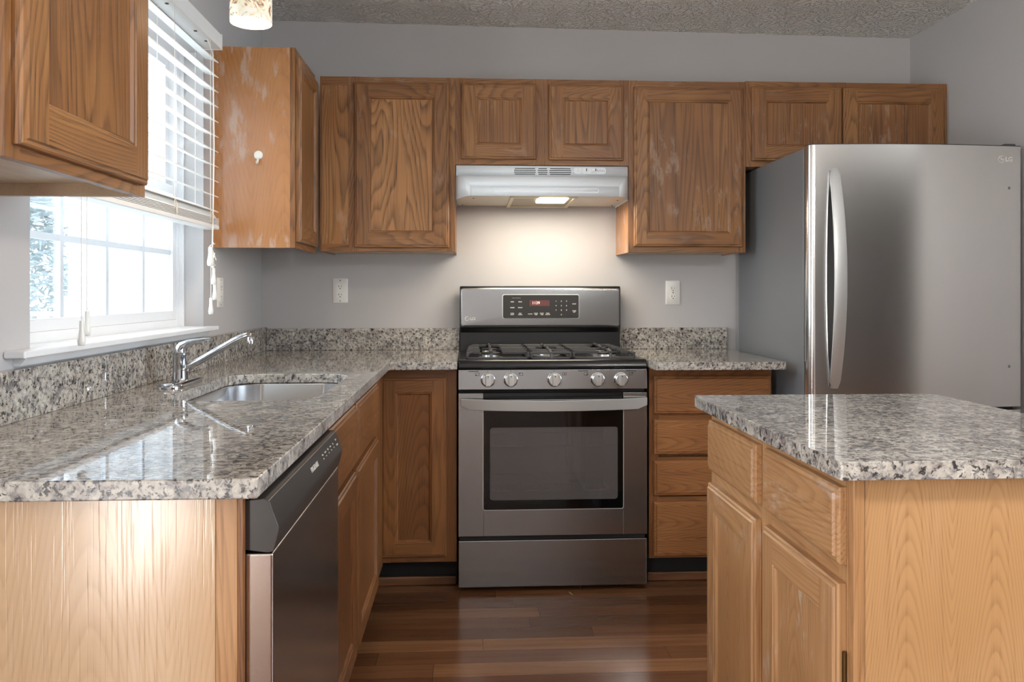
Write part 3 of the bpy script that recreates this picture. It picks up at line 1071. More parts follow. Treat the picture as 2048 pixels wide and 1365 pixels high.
# ------------------------------------------------------------------ range hood
hd = thing('range_hood', (0.321, D, 1.585), 'white under-cabinet range hood with its lamp on above the range', 'range hood')
HX0, HX1 = -0.0575, 0.7005
HT, HBm = 1.740, 1.588
m = MB()
fy = 3.514
# front skin, top band, sloped band, lip with chamfered corners
tb = 1.691


def arc_pts(xa, xb, y0, y1, za, zb, n=6):
    return [(xa + (xb - xa) * k / n, y0 + (y1 - y0) * sin(pi / 2 * k / n), za + (zb - za) * (1 - cos(pi / 2 * k / n))) for k in range(n + 1)]


la = arc_pts(HX0, 0.010, fy, 3.366, tb, 1.630)
ra = arc_pts(HX1, 0.633, fy, 3.366, tb, 1.630)
n_ = len(la)
vs = la + ra
m.add(vs, [(k, k + 1, n_ + k + 1, n_ + k) for k in range(n_ - 1)])
m.add([(HX0, fy, HT), (HX1, fy, HT), (HX1, fy, tb), (HX0, fy, tb)], [(0, 1, 2, 3)])
lo = [(p[0], p[1], HBm) for p in la]
m.add(la + lo, [(k, k + 1, n_ + k + 1, n_ + k) for k in range(n_ - 1)])
lo = [(p[0], p[1], HBm) for p in ra]
m.add(ra + lo, [(k, k + 1, n_ + k + 1, n_ + k) for k in range(n_ - 1)])
m.add([la[-1], ra[-1], (0.633, 3.366, HBm), (0.010, 3.366, HBm)], [(0, 1, 2, 3)])
m.box(HX0, HX0 + 0.002, fy, D, HBm, HT).box(HX1 - 0.002, HX1, fy, D, HBm, HT)
m.box(HX0, HX1, fy, D, HT - 0.002, HT)
bmw = m.build('shell', M['hoodwhite'], hd, ang=25)
sd = bmw.modifiers.new('solid', 'SOLIDIFY')
sd.thickness = 0.0015
sd.offset = -1
m = MB()
# underside pan
poly = [(HX0 + 0.004, D - 0.004), (HX0 + 0.004, fy + 0.002)] + [(p[0] + 0.004, p[1] + 0.006) for p in la[1:]] + [(p[0] - 0.004, p[1] + 0.006) for p in ra[:0:-1]] + [(HX1 - 0.004, fy + 0.002), (HX1 - 0.004, D - 0.004)]
m.prism(poly, 'z', HBm + 0.006, HBm + 0.009)
m.build('underside_pan', plain('pan_cream', (238, 232, 216), 0.35), hd)
m = MB()
for a, b, s0, s1 in ((0.197, 0.292, 0, 4), (0.301, 0.344, 0, 4), (0.352, 0.448, 0, 4)):
    for k in range(4):
        z_ = 1.7265 - k * 0.0082
        m.box(a + (0.003 if k in (0, 3) else 0), b - (0.003 if k in (0, 3) else 0), fy - 0.0018, fy + 0.0004, z_ - 0.0016, z_ + 0.0016)
m.build('vent_slots', M['slot'], hd)
m = MB()
L = []
for ins, dy in ((0, 0.0004), (0.0005, -0.0018), (0.0025, -0.0022)):
    L.append([(a, fy + dy - 0.0008, b) for a, b in rounded_rect(0.458 + ins, 1.703 + ins, 0.603 - ins, 1.7335 - ins, 0.014 - ins, 6)])
m.loft(L)
sp_ = m.build('switch_plate', M['hoodwhite'], hd)
for xa in (0.478, 0.498, 0.538):
    MB().box(xa, xa + 0.016, fy - 0.0065, fy - 0.002, 1.716, 1.7285).build('rocker_switch', M['plate'], sp_, 0.001)
for xa in (0.5135, 0.5535):
    MB().box(xa, xa + 0.003, fy - 0.0068, fy - 0.002, 1.717, 1.7275).build('switch_gap', M['slot'], sp_)
Fh = frame((0, fy - 0.0033, 0), '-y')
for nm, tx, sz, x_, z_ in (('brand_lettering', 'NuTone', 0.0115, 0.578, 1.7185), ('switch_label', 'LIGHT', 0.005, 0.495, 1.709), ('switch_label', 'FAN  HI LO', 0.005, 0.548, 1.709)):
    MB(Fh).text(tx, sz, x_, z_, 0).build(nm, M['print_gray'], sp_, smooth=False, recalc=False)
m = MB()
L = []
for ins, dy in ((0, 0.0005), (0.001, -0.002), (0.004, -0.002), (0.005, -0.0005)):
    L.append([(a, 3.366 + dy, b) for a, b in rounded_rect(0.099 + ins, 1.602 + ins, 0.548 - ins, 1.622 - ins, 0.0098 - ins, 6)])
m.loft(L)
m.build('embossed_bead', M['hoodwhite'], hd)
fl = MB()
fl.box(0.176, 0.192, 3.40, 3.80, HBm - 0.004, HBm + 0.006).box(0.448, 0.464, 3.40, 3.80, HBm - 0.004, HBm + 0.006)
fl.box(0.192, 0.448, 3.40, 3.412, HBm - 0.004, HBm + 0.006).box(0.192, 0.448, 3.775, 3.80, HBm - 0.004, HBm + 0.006)
ff = fl.build('filter_frame', plain('filter_frame_cream', (222, 208, 180), 0.4, 0.3), hd, 0.001)
MB().box(0.192, 0.448, 3.412, 3.775, HBm, HBm + 0.004).build('filter_mesh', M['filter'], ff)
MB().box(0.296, 0.424, 3.40, 3.565, HBm - 0.008, HBm + 0.002).build('lamp_lens', M['lens'], hd, 0.003)
for x, y in ((0.66, 3.55), (0.675, 3.77), (0.02, 3.5), (-0.03, 3.77)):
    MB().lathe([(0.0035, 0), (0.003, -0.002)], (x, y, HBm + 0.006), n=10).build('screw', M['slot'], hd)
area('hood_lamp', (0.34, 3.50, HBm - 0.012), (0, 0, 0), 0.52, 0.20, 6.6, (1.0, 0.89, 0.72))

# ------------------------------------------------------------------ range
rg = thing('gas_range', (0.333, 3.5, 0), 'stainless gas range with black cooktop against the back wall', 'stove')
RX0, RX1, RY = -0.0425, 0.7095, 3.177
B('oven_body', M['blackmat'], RX0 + 0.004, RX1 - 0.004, RY + 0.035, D - 0.03, 0.02, 0.905, rg)
# cooktop with black rolled front
m = MB()
prof = [(3.79, 0.885), (3.20, 0.885), (RY + 0.004, 0.879), (RY - 0.003, 0.886), (RY - 0.001, 0.905), (RY + 0.008, 0.9145), (RY + 0.02, 0.917), (RY + 0.05, 0.915), (RY + 0.06, 0.911), (3.735, 0.911), (3.79, 0.915)]
m.prism(prof, 'x', RX0, RX1)
m.build('cooktop', M['black'], rg, 0.004, ang=40)
cpn = MB().prism([(RY + 0.04, 0.80), (RY - 0.004, 0.80), (RY - 0.001, 0.8785), (RY + 0.04, 0.8785)], 'x', RX0 + 0.0005, RX1 - 0.0005).build('control_panel', M['steel'], rg, 0.002)
Fp = frame((0, RY - 0.0024, 0), '-y')
for tx, sz, x_, z_ in (('POWER BURNER', 0.0052, 0.018, 0.8722), ('POWER BURNER', 0.0052, 0.452, 0.8722), ('SIMMER BURNER', 0.0052, 0.645, 0.8722), ('Sealed Burner', 0.0042, 0.632, 0.8175)):
    MB(Fp).text(tx, sz, x_, z_, 0, bold=0.0002).build('burner_label', M['print_dark'], cpn, smooth=False, recalc=False)
for kx, dx, q in ((0.075, -0.042, (0, 0)), (0.165, 0.04, (0, 1)), (0.338, 0.04, (2, 2)), (0.51, -0.046, (1, 0)), (0.603, 0.042, (1, 1))):
    x, y = kx + dx, 0.8605
    a, b = 0.0078, 0.0055
    m = MB(Fp)
    for r4 in ((-a, a, b - 0.001, b), (-a, a, -b, -b + 0.001), (-a, -a + 0.001, -b, b), (a - 0.001, a, -b, b)):
        m.box(x + r4[0], x + r4[1], y + r4[2], y + r4[3], 0, 0.0004)
    cx_ = 0 if q[0] == 2 else (-0.004, 0.004)[q[0]]
    cy_ = 0 if q[1] == 2 else (-0.0025, 0.0025)[q[1]]
    m.box(x + cx_ - 0.002, x + cx_ + 0.002, y + cy_ - 0.0017, y + cy_ + 0.0017, 0, 0.0004)
    m.build('burner_icon', M['print_dark'], cpn, smooth=False)
    MB(Fp).box(kx - 0.0008, kx + 0.0008, 0.8712, 0.8745, 0, 0.0004).build('off_mark', M['print_dark'], cpn, smooth=False)
for kx in (0.075, 0.165, 0.338, 0.51, 0.603):
    c = (kx, RY - 0.0035, 0.839)
    k1 = MB().lathe([(0.0, 0), (0.0285, 0), (0.0285, -0.006), (0.026, -0.008)], c, 'y', 32, close=(False, True)).build('knob', M['chrome'], rg, ang=40)
    MB().lathe([(0.0245, -0.008), (0.0235, -0.022), (0.021, -0.0245)], c, 'y', 32).build('dial', M['knob'], k1, ang=40)
    g = MB()
    g.box(kx - 0.010, kx + 0.010, c[1] - 0.036, c[1] - 0.020, 0.839 - 0.0232, 0.839 + 0.0232)
    gr = g.build('grip', M['knob'], k1, 0.003, seg=3)
    MB().box(kx - 0.0012, kx + 0.0012, c[1] - 0.0366, c[1] - 0.0358, 0.8505, 0.8575).build('pointer', M['print_dark'], k1)
# oven door
od = MB()
DX0, DX1, DZ0, DZ1 = RX0 + 0.001, RX1 - 0.001, 0.221, 0.7855
GX0, GX1, GZ0 = 0.0565, 0.6135, 0.3245
od.box(DX0, GX0, RY - 0.002, RY + 0.033, DZ0, DZ1).box(GX1, DX1, RY - 0.002, RY + 0.033, DZ0, DZ1).box(GX0 - 0.0001, GX1 + 0.0001, RY - 0.002, RY + 0.033, DZ0, GZ0)
dor = od.build('oven_door', M['steel'], rg, 0.0015)
# black glass with window opening
WX0, WX1, WZa, WZb = 0.083, 0.592, 0.362, 0.650


def ring_panel(m, outer, inner, y0, y1):
    n = len(outer)
    fo = [(a, y0, b) for a, b in outer]
    fi = [(a, y0, b) for a, b in inner]
    bo = [(a, y1, b) for a, b in outer]
    bi = [(a, y1, b) for a, b in inner]
    fs = []
    for i in range(n):
        j = (i + 1) % n
        fs += [(i, j, n + j, n + i), (2 * n + i, 3 * n + i, 3 * n + j, 2 * n + j), (i, 2 * n + i, 2 * n + j, j), (n + i, n + j, 3 * n + j, 3 * n + i)]
    m.add(fo + fi + bo + bi, fs)


m = MB()
ring_panel(m, rounded_rect(GX0 + 0.001, GZ0 + 0.001, GX1 - 0.001, 0.757, 0.008, 6), rounded_rect(WX0, WZa, WX1, WZb, 0.012, 6), RY - 0.0015, RY + 0.012)
gp = m.build('black_glass', M['glass_black'], dor, ang=30)
m = MB()
ring_panel(m, rounded_rect(GX0 - 0.002, GZ0 - 0.002, GX1 + 0.002, 0.76, 0.010, 6), rounded_rect(GX0 + 0.001, GZ0 + 0.001, GX1 - 0.001, 0.757, 0.008, 6), RY - 0.0032, RY + 0.004)
m.build('glass_trim', M['handle'], dor, ang=30)
m = MB()
L = [[(a, y_, b) for a, b in rounded_rect(WX0 + 0.0002, WZa + 0.0002, WX1 - 0.0002, WZb - 0.0002, 0.012, 6)] for y_ in (RY + 0.0, RY + 0.003)]
m.loft(L)
m.build('window_pane', M['oven_pane'], dor, ang=30)
m = MB()
m.box(GX0 + 0.001, GX1 - 0.001, RY + 0.012, RY + 0.033, 0.757, DZ1)
m.box(GX0 + 0.001, GX1 - 0.001, RY - 0.001, RY + 0.012, 0.773, DZ1)
m.box(GX0 + 0.004, GX1 - 0.004, RY + 0.002, RY + 0.012, 0.7585, 0.7625)
m.box(GX0 + 0.004, GX1 - 0.004, RY + 0.0, RY + 0.012, 0.766, 0.7695)
m.build('vent_strip', M['black'], dor)
# inside of oven seen through the glass: cavity and racks
m = MB()
m.box(WX0 - 0.01, WX1 + 0.01, RY + 0.4, RY + 0.41, 0.33, 0.68).box(WX0 - 0.012, WX0 - 0.008, RY + 0.036, RY + 0.41, 0.33, 0.68).box(WX1 + 0.008, WX1 + 0.012, RY + 0.036, RY + 0.41, 0.33, 0.68)
m.box(WX0 - 0.01, WX1 + 0.01, RY + 0.036, RY + 0.41, 0.326, 0.33).box(WX0 - 0.01, WX1 + 0.01, RY + 0.036, RY + 0.41, 0.68, 0.684)
m.build('oven_cavity', plain('oven_enamel', (150, 146, 144), 0.4), rg)
bd = bpy.data.objects['oven_body']
bpy.data.objects.remove(bd, do_unlink=True)
m = MB()
m.box(RX0 + 0.004, WX0 - 0.012, RY + 0.035, D - 0.03, 0.02, 0.884).box(WX1 + 0.012, RX1 - 0.004, RY + 0.035, D - 0.03, 0.02, 0.884)
m.box(WX0 - 0.012, WX1 + 0.012, RY + 0.412, D - 0.03, 0.02, 0.884)
m.box(WX0 - 0.012, WX1 + 0.012, RY + 0.035, RY + 0.412, 0.02, 0.325).box(WX0 - 0.012, WX1 + 0.012, RY + 0.035, RY + 0.412, 0.685, 0.884)
m.build('oven_body', M['blackmat'], rg)
for zr_ in (0.385, 0.565):
    m = MB()
    m.tube([(WX0, RY + 0.055, zr_), (WX1, RY + 0.055, zr_)], 0.0028, 8)
    m.tube([(WX0, RY + 0.36, zr_), (WX1, RY + 0.36, zr_)], 0.0028, 8)
    for k in range(14):
        x = WX0 + 0.02 + k * (WX1 - WX0 - 0.04) / 13
        m.tube([(x, RY + 0.05, zr_ + 0.003), (x, RY + 0.36, zr_ + 0.003)], 0.0016, 6)
    m.build('oven_rack', M['chrome'], rg)
# handle: bowed flat bar
m = MB()
L = []
N = 20
for k in range(N + 1):
    u = k / N
    x = -0.032 + u * 0.738
    bow = 1 - (2 * u - 1) ** 2
    y = RY - 0.022 - 0.032 * bow
    zt = 0.7675 - 0.0055 * bow
    zb = (0.7225 - 0.0035 * bow) + (0.014 * max(0, 1 - u / 0.05) if u < 0.05 else 0) + (0.014 * max(0, (u - 0.95) / 0.05) if u > 0.95 else 0)
    L.append([(x, y, zt), (x, y + 0.012, zt - 0.001), (x, y + 0.013, zb + 0.002), (x, y + 0.002, zb)])
m.loft(L)
for x in (-0.018, 0.684):
    m.box(x - 0.008, x + 0.008, RY - 0.022, RY - 0.001, 0.736, 0.758)
m.build('oven_handle', M['handle'], dor, 0.002, ang=30)
# drawer
B('storage_drawer', M['steel'], DX0, DX1, RY - 0.002, RY + 0.04, 0.019, 0.2035, rg, 0.003)
B('drawer_gap', M['blackmat'], DX0 + 0.006, DX1 - 0.006, RY + 0.01, RY + 0.035, 0.2035, 0.221, rg)
for x in (0.03, 0.64):
    for y in (3.26, 3.7):
        MB().lathe([(0.018, 0), (0.018, 0.02)], (x, y, 0), n=12).build('foot', M['blackmat'], rg)
# backguard
bgp = MB()
bgp.prism([(3.79, 0.90), (3.748, 0.90), (3.752, 1.00), (3.735, 1.02), (3.738, 1.205), (3.745, 1.213), (3.79, 1.213)], 'x', RX0 + 0.0005, RX1 - 0.0005)
bk = bgp.build('backguard', M['black'], rg, 0.004, ang=40)
m = MB(frame((0, 3.7365, 0), '-y'))
L = []
for ins, z_ in ((0, 0), (0, 0.002), (0.003, 0.0042), (0.006, 0.0045)):
    L.append([(a, b, z_) for a, b in rounded_rect(RX0 + 0.005 + ins, 1.027 + ins, RX1 - 0.005 - ins, 1.2035 - ins, 0.012 - ins * 0.6, 6)])
m.loft(L)
bp_ = m.build('steel_panel', M['steel'], bk, ang=50)
PY = 3.7365 - 0.0045
m = MB(frame((0, PY, 0), '-y'))
L = []
for ins, z_ in ((0, 0), (0, 0.0015), (0.002, 0.002)):
    L.append([(a, b, z_) for a, b in rounded_rect(0.1545 + ins, 1.0605 + ins, 0.5145 - ins, 1.1755 - ins, 0.010 - ins * 0.6, 6)])
m.loft(L)
m.build('display_bezel', M['handle'], bk, ang=50)
m = MB(frame((0, PY - 0.002, 0), '-y'))
L = [[(a, b, z_) for a, b in rounded_rect(0.158, 1.064, 0.511, 1.172, 0.008, 6)] for z_ in (0, 0.0008)]
m.loft(L)
m.build('control_display', plain('display_black', (46, 45, 44), 0.18), bk, ang=50)
m = MB(frame((0, PY - 0.0028, 0), '-y'))
m.box(0.281, 0.375, 1.1205, 1.1475, 0, 0.0006)
m.build('clock_window', plain('clock_window_red', (96, 58, 56), 0.15), bk)
m = MB(frame((0, PY - 0.0035, 0), '-y'))
m.text('1139', 0.0185, 0.311, 1.1345, 0)
m.build('clock_digits', M['led'], bk, smooth=False, recalc=False)
m = MB(frame((0, PY - 0.003, 0), '-y'))
for tx, x, z_ in (('BAKE', 0.201, 1.140), ('BROIL', 0.238, 1.140), ('WARM', 0.201, 1.113), ('PROOF', 0.238, 1.113), ('OVEN', 0.201, 1.0865), ('LIGHT', 0.201, 1.0805), ('SELF', 0.238, 1.0865), ('CLEAN', 0.238, 1.0805), ('CLOCK', 0.284, 1.0835), ('COOK', 0.311, 1.0865), ('TIME', 0.311, 1.0805), ('START', 0.339, 1.0865), ('TIME', 0.339, 1.0805), ('TIMER', 0.366, 1.0865), ('ON/OFF', 0.366, 1.0805), ('START', 0.490, 1.130), ('CLEAR', 0.490, 1.098), ('OFF', 0.490, 1.092)):
    m.text(tx, 0.0062, x, z_, 0, bold=0.0002)
m.box(0.2, 0.24, 1.1572, 1.1578, 0, 0.0003)
for k in range(9):
    m.text(str(k + 1), 0.0085, 0.405 + (k % 3) * 0.0245, 1.143 - (k // 3) * 0.021, 0, bold=0.0002)
m.text('0', 0.0085, 0.4295, 1.080, 0, bold=0.0002)
m.build('key_labels', M['print_light'], bk, smooth=False, recalc=False)


def brand_mark(Mx, x, y, r, parent, mat, name='brand_emblem'):
    """round face emblem followed by the two letters"""
    m = MB(Mx)
    n = 28

    def arc(cx, cy, rr, w, a0, a1, k=24):
        pts = []
        for i in range(k):
            u0, u1 = R(a0 + (a1 - a0) * i / k), R(a0 + (a1 - a0) * (i + 1) / k)
            q = [(cx + (rr - w) * cos(u0), cy + (rr - w) * sin(u0)), (cx + rr * cos(u0), cy + rr * sin(u0)), (cx + rr * cos(u1), cy + rr * sin(u1)), (cx + (rr - w) * cos(u1), cy + (rr - w) * sin(u1))]
            m.add([(a, b, 0.0003) for a, b in q], [(0, 1, 2, 3)])
    arc(x, y, r, r * 0.2, 0, -300)
    m.box(x - r * 0.1, x + r, y - r * 0.1, y + r * 0.1, 0, 0.0003)
    m.box(x - r * 0.1, x + r * 0.08, y - r * 0.42, y + r * 0.42, 0, 0.0003)
    m.box(x - r * 0.1, x + r * 0.28, y - r * 0.46, y - r * 0.3, 0, 0.0003)
    m.lathe([(r * 0.15, 0), (r * 0.15, 0.0004)], (x - r * 0.38, y + r * 0.36, 0), n=12)
    m.text('LG', r * 1.75, x + r * 1.35, y, 0, 'LEFT', bold=r * 0.04, sx=1.05)
    return m.build(name, mat, parent, smooth=False, recalc=False)


brand_mark(frame((0, PY - 0.0004, 0), '-y'), -0.008, 1.062, 0.0105, bk, M['print_light'])

# burners and grates
for x, y, r in ((0.09, 3.34, 0.040), (0.09, 3.58, 0.036), (0.333, 3.46, 0.048), (0.575, 3.34, 0.042), (0.575, 3.58, 0.034)):
    b_ = MB().lathe([(r + 0.012, 0), (r + 0.012, 0.004), (r * 0.9, 0.006), (r * 0.85, 0.017)], (x, y, 0.911), n=32).build('burner', M['knob'], rg, ang=40)
    MB().lathe([(r, 0.017), (r, 0.022), (r * 0.92, 0.025)], (x, y, 0.911), n=32).build('burner_cap', M['blackmat'], b_, ang=40)
ZG = 0.946


def grate(x0, x1, burners, curve_out):
    g = MB()
    y0, y1 = RY + 0.062, 3.71
    w = 0.0055
    t0, t1 = ZG - 0.012, ZG
    zf = 0.917
    # base ring
    g.box(x0, x1, y0, y0 + 0.008, zf - 0.002, zf + 0.006).box(x0, x1, y1 - 0.008, y1, zf - 0.002, zf + 0.006)
    g.box(x0, x0 + 0.008, y0, y1, zf - 0.002, zf + 0.006).box(x1 - 0.008, x1, y0, y1, zf - 0.002, zf + 0.006)
    xs0 = x0 + (0.026 if curve_out == 'l' else 0.001)
    xs1 = x1 - (0.026 if curve_out == 'r' else 0.001)
    for y in (y0 + 0.03, y0 + 0.115, y0 + 0.20, y0 + 0.25, y0 + 0.33, y0 + 0.41, y1 - 0.02):
        free = min([abs(y - b[1]) for b in burners] + [9])
        # bars from both sides, open over the burner
        bx = burners[0][0]
        gap = 0.045 if free < 0.1 else -0.01
        for xa, xb in ((xs0, bx - gap), (bx + gap, xs1)):
            g.box(xa, xb, y - w, y + w, t0, t1)
        for xa, xl in ((x0, xs0), (x1, xs1)):
            s_ = 1 if xa < bx else -1
            if abs(xl - xa) > 0.01:
                g.tube([(xl, y, ZG - 0.006), (xl - s_ * 0.012, y, ZG - 0.009), (xa + s_ * 0.006, y, ZG - 0.018), (xa + s_ * 0.004, y, zf)], 0.006, 8)
            else:
                g.box(min(xa, xa + s_ * 0.010), max(xa, xa + s_ * 0.010), y - w, y + w, zf, t1)
    # long spine bars front to back with a step over each burner
    bx = burners[0][0]
    for b in burners:
        for dy in (-1, 1):
            ya, yb = b[1] + dy * 0.035, b[1] + dy * 0.105
            g.tube([(bx, ya, ZG + 0.002), (bx, (ya + yb) / 2, ZG), (bx, yb, ZG - 0.003)], 0.0062, 8)
    g.tube([(bx, y0 + 0.004, zf), (bx, y0 + 0.006, ZG - 0.008), (bx - 0.002, y0 + 0.03, ZG - 0.002), (bx - 0.004, y0 + 0.055, ZG + 0.002)], 0.0065, 8)
    g.tube([(bx, y1 - 0.004, zf), (bx, y1 - 0.008, ZG - 0.006), (bx, y1 - 0.04, ZG)], 0.0065, 8)
    g.box(x0, x0 + 0.009, y0, y0 + 0.009, zf, t1 - 0.004).box(x1 - 0.009, x1, y0, y0 + 0.009, zf, t1 - 0.004)
    g.box(x0 + 0.003, x1 - 0.003, y0 + 0.001, y0 + 0.009, t0, t1 - 0.003) if curve_out == 'm' else None
    return g.build('grate', M['iron'], rg, 0.0015, ang=40)


grate(-0.010, 0.244, [(0.09, 3.34), (0.09, 3.58)], 'l')
grate(0.248, 0.416, [(0.333, 3.46)], 'm')
grate(0.420, 0.676, [(0.575, 3.34), (0.575, 3.58)], 'r')

# ------------------------------------------------------------------ refrigerator
fr = thing('refrigerator', (1.7, 3.4, 0), 'stainless bottom-freezer refrigerator with one bowed handle on the right', 'refrigerator')
B('cabinet_body', M['fgray'], 1.281, 2.108, 3.025, 3.765, 0.03, 1.737, fr, 0.004)
for x in (1.33, 2.06):
    for y in (3.1, 3.7):
        MB().lathe([(0.02, 0), (0.02, 0.03)], (x, y, 0), n=12).build('foot', M['blackmat'], fr)
B('gasket', M['gasket'], 1.292, 2.10, 3.006, 3.0265, 0.09, 1.735, fr)


def door_prof(x0, x1, yb, yf, bow, r, n=24):
    pts = [(x0, yb)]
    for k in range(7):
        a = R(180 + 90 * k / 6)
        pts.append((x0 + r + r * cos(a), yf + r + r * sin(a)))
    for k in range(1, n):
        u = k / n
        pts.append((x0 + r + (x1 - x0 - 1.4 * r) * u, yf - bow * (1 - (2 * u - 1) ** 2)))
    for k in range(7):
        a = R(270 + 90 * k / 6)
        pts.append((x1 - 0.4 * r + 0.4 * r * cos(a), yf + 0.4 * r + 0.4 * r * sin(a)))
    pts.append((x1, yb))
    return pts


dpf = door_prof(1.279, 2.111, 3.006, 2.968, 0.026, 0.026)
fd = MB().prism(dpf, 'z', 0.748, 1.742).build('fridge_door', M['fsteel'], fr, 0.0015, ang=22)
zd = MB().prism(dpf, 'z', 0.085, 0.736).build('freezer_drawer', M['fsteel'], fr, 0.0015, ang=22)
B('kick_grille', M['blackmat'], 1.30, 2.09, 3.0, 3.03, 0.02, 0.082, fr)
dcap = MB().prism(dpf, 'z', 1.7422, 1.7442).build('door_cap', M['gasket'], fd)
hg = MB()
hg.prism([(2.02, 1.742), (2.06, 1.756), (2.10, 1.756), (2.105, 1.738), (2.02, 1.738)], 'y', 2.99, 3.08)
hg.build('hinge_cover', M['gasket'], fr, 0.002)
for z_ in (1.582, 0.902):
    MB().lathe([(0.0065, 0), (0.0065, -0.0025), (0.005, -0.0035)], (2.055, 2.9655, z_), 'y', 16).build('hole_plug', M['dot'], fd)
Ml = frame((2.022, 2.9585, 1.691), '-y')
Ml = Ml @ Matrix.Rotation(0.105, 4, 'Y')
brand_mark(Ml, 0.0, 0.0, 0.0135, fd, M['print_light'])


def bow_handle(zt, zb, x, yf, parent):
    L = []
    N = 28
    for k in range(N + 1):
        u = k / N
        z_ = zt + (zb - zt) * u
        bow = 1 - (2 * u - 1) ** 2
        y = yf - 0.006 - 0.05 * bow
        wd = 0.020 + 0.004 * bow
        xc = x + 0.002 * bow
        e = min(u, 1 - u) * N
        sh = 0.6 if e < 0.5 else 1
        L.append([(xc - wd * sh, y + 0.004, z_), (xc - wd * 0.6 * sh, y, z_), (xc + wd * 0.85 * sh, y, z_), (xc + wd * sh, y + 0.003, z_), (xc + wd * 0.9 * sh, y + 0.014, z_), (xc - wd * 0.9 * sh, y + 0.014, z_)])
    m = MB().loft(L)
    h = m.build('handle', M['handle'], parent, 0.001, ang=30)
    L = []
    for k in range(N + 1):
        u = k / N
        z_ = zt - 0.01 + (zb - zt + 0.02) * u
        bow = 1 - (2 * u - 1) ** 2
        wd = 0.006 + 0.010 * bow
        L.append([(x - 0.014 - wd, yf - 0.003, z_), (x - 0.014 + wd, yf - 0.003, z_), (x - 0.014 + wd, yf + 0.008, z_), (x - 0.014 - wd, yf + 0.008, z_)])
    MB().loft(L).build('handle_backplate', M['chrome'], h, ang=30)
    MB().lathe([(0.003, 0), (0.003, -0.001)], (x - 0.012, yf - 0.0032, zt - 0.075), 'y', 10).build('set_screw', M['slot'], h)
    return h


bow_handle(1.653, 0.822, 1.372, 2.958, fd)
m = MB()
L = []
for k in range(21):
    u = k / 20
    x = 1.36 + 0.67 * u
    bow = 1 - (2 * u - 1) ** 2
    y = 2.952 - 0.045 * bow
    L.append([(x, y, 0.655), (x, y, 0.615), (x, y + 0.012, 0.617), (x, y + 0.012, 0.653)])
m.loft(L).build('handle', M['handle'], zd, 0.001, ang=30)

# ------------------------------------------------------------------ island
it = slab('island_countertop', rounded_rect(0.590, 1.25, 1.236, 2.085, 0.008, 3), None, GB, GT, M['granite'])
tag(it, 'square granite top of the kitchen island at right', 'countertop')
isl = thing('kitchen_island', (0.93, 1.68, 0), 'light oak island base with two drawers and two worn doors', 'kitchen island')
XI = 0.625
MB().box(XI + 0.019, 1.205, 1.299, 2.045, FB, FT).build('cabinet_box', M['isly'], isl)
B('toe_kick', M['kick'], XI + 0.08, 1.205, 1.299, 2.045, 0, FB, isl)
B('end_panel', M['venisl'], XI + 0.0215, 1.205, 1.285, 1.299, 0.0, FT, isl, 0.0008)
B('corner_post', M['islz'], XI + 0.0005, XI + 0.020, 1.2795, 1.2992, 0.0, FT, isl, 0.003)
oi = (XI, 0, 0)
face_frame(isl, 'isl', '-x', oi, [(-1.33, -1.2995, FB, FT), (-1.69, -1.635, FB, FT), (-2.045, -2.01, FB, FT)],
           [(-2.045, -1.2995, FB, FB + 0.04), (-2.045, -1.2995, 0.685, 0.74), (-2.045, -1.2995, 0.85, FT)])
make_drawer(isl, 'isl', '-x', oi, -2.025, 0.732, -1.688, 0.859)
make_drawer(isl, 'isl', '-x', oi, -1.640, 0.733, -1.301, 0.861)
make_door(isl, 'isl', '-x', oi, -2.028, 0.14, -1.69, 0.699, 0.06, panel='islcath')
nd = make_door(isl, 'isl', '-x', oi, -1.640, 0.14, -1.303, 0.701, 0.06, panel='islcath')
for z_ in (0.56, 0.24):
    MB().tube([(XI - 0.006, 1.2985, z_ - 0.03), (XI - 0.006, 1.2985, z_ + 0.03)], 0.0035, 8).build('hinge', M['brass'], nd)

# ------------------------------------------------------------------ window blind
bl = thing('window_blind', (XL, 2.36, 2.13), 'white two-inch slat blind raised partway over the sink window', 'blind')
BY0, BY1 = 1.735, 3.0
hr = MB()
hr.box(XL + 0.001, XL + 0.064, BY0, BY1, 2.074, 2.128)
hrl = hr.build('headrail', M['blind'], bl, 0.003)
B('end_cap', M['plate'], XL + 0.0005, XL + 0.066, BY1, BY1 + 0.004, 2.072, 2.13, bl, 0.001)
for y in (2.79, 2.90, 2.53):
    MB().lathe([(0.006, 0), (0.006, -0.0015)], (XL + 0.04, y, 2.074), n=12).build('cord_hole', M['slot'], hrl)
SX = XL + 0.034
tilt = R(19)


def slat(z, tl=tilt, name='slat', th=0.0028):
    L = []
    for k in range(7):
        u = -0.025 + 0.05 * k / 6
        crown = 0.0022 * (1 - (u / 0.025) ** 2)
        L.append((u, crown))
    prof = [(a, b) for a, b in L] + [(a, b - th) for a, b in L[::-1]]
    pr = [(SX + a * cos(tl) + b * sin(tl), z - a * sin(tl) + b * cos(tl)) for a, b in prof]
    return MB().prism(pr, 'y', BY0 + 0.012, BY1 - 0.014).build(name, M['blind'], bl, ang=50)


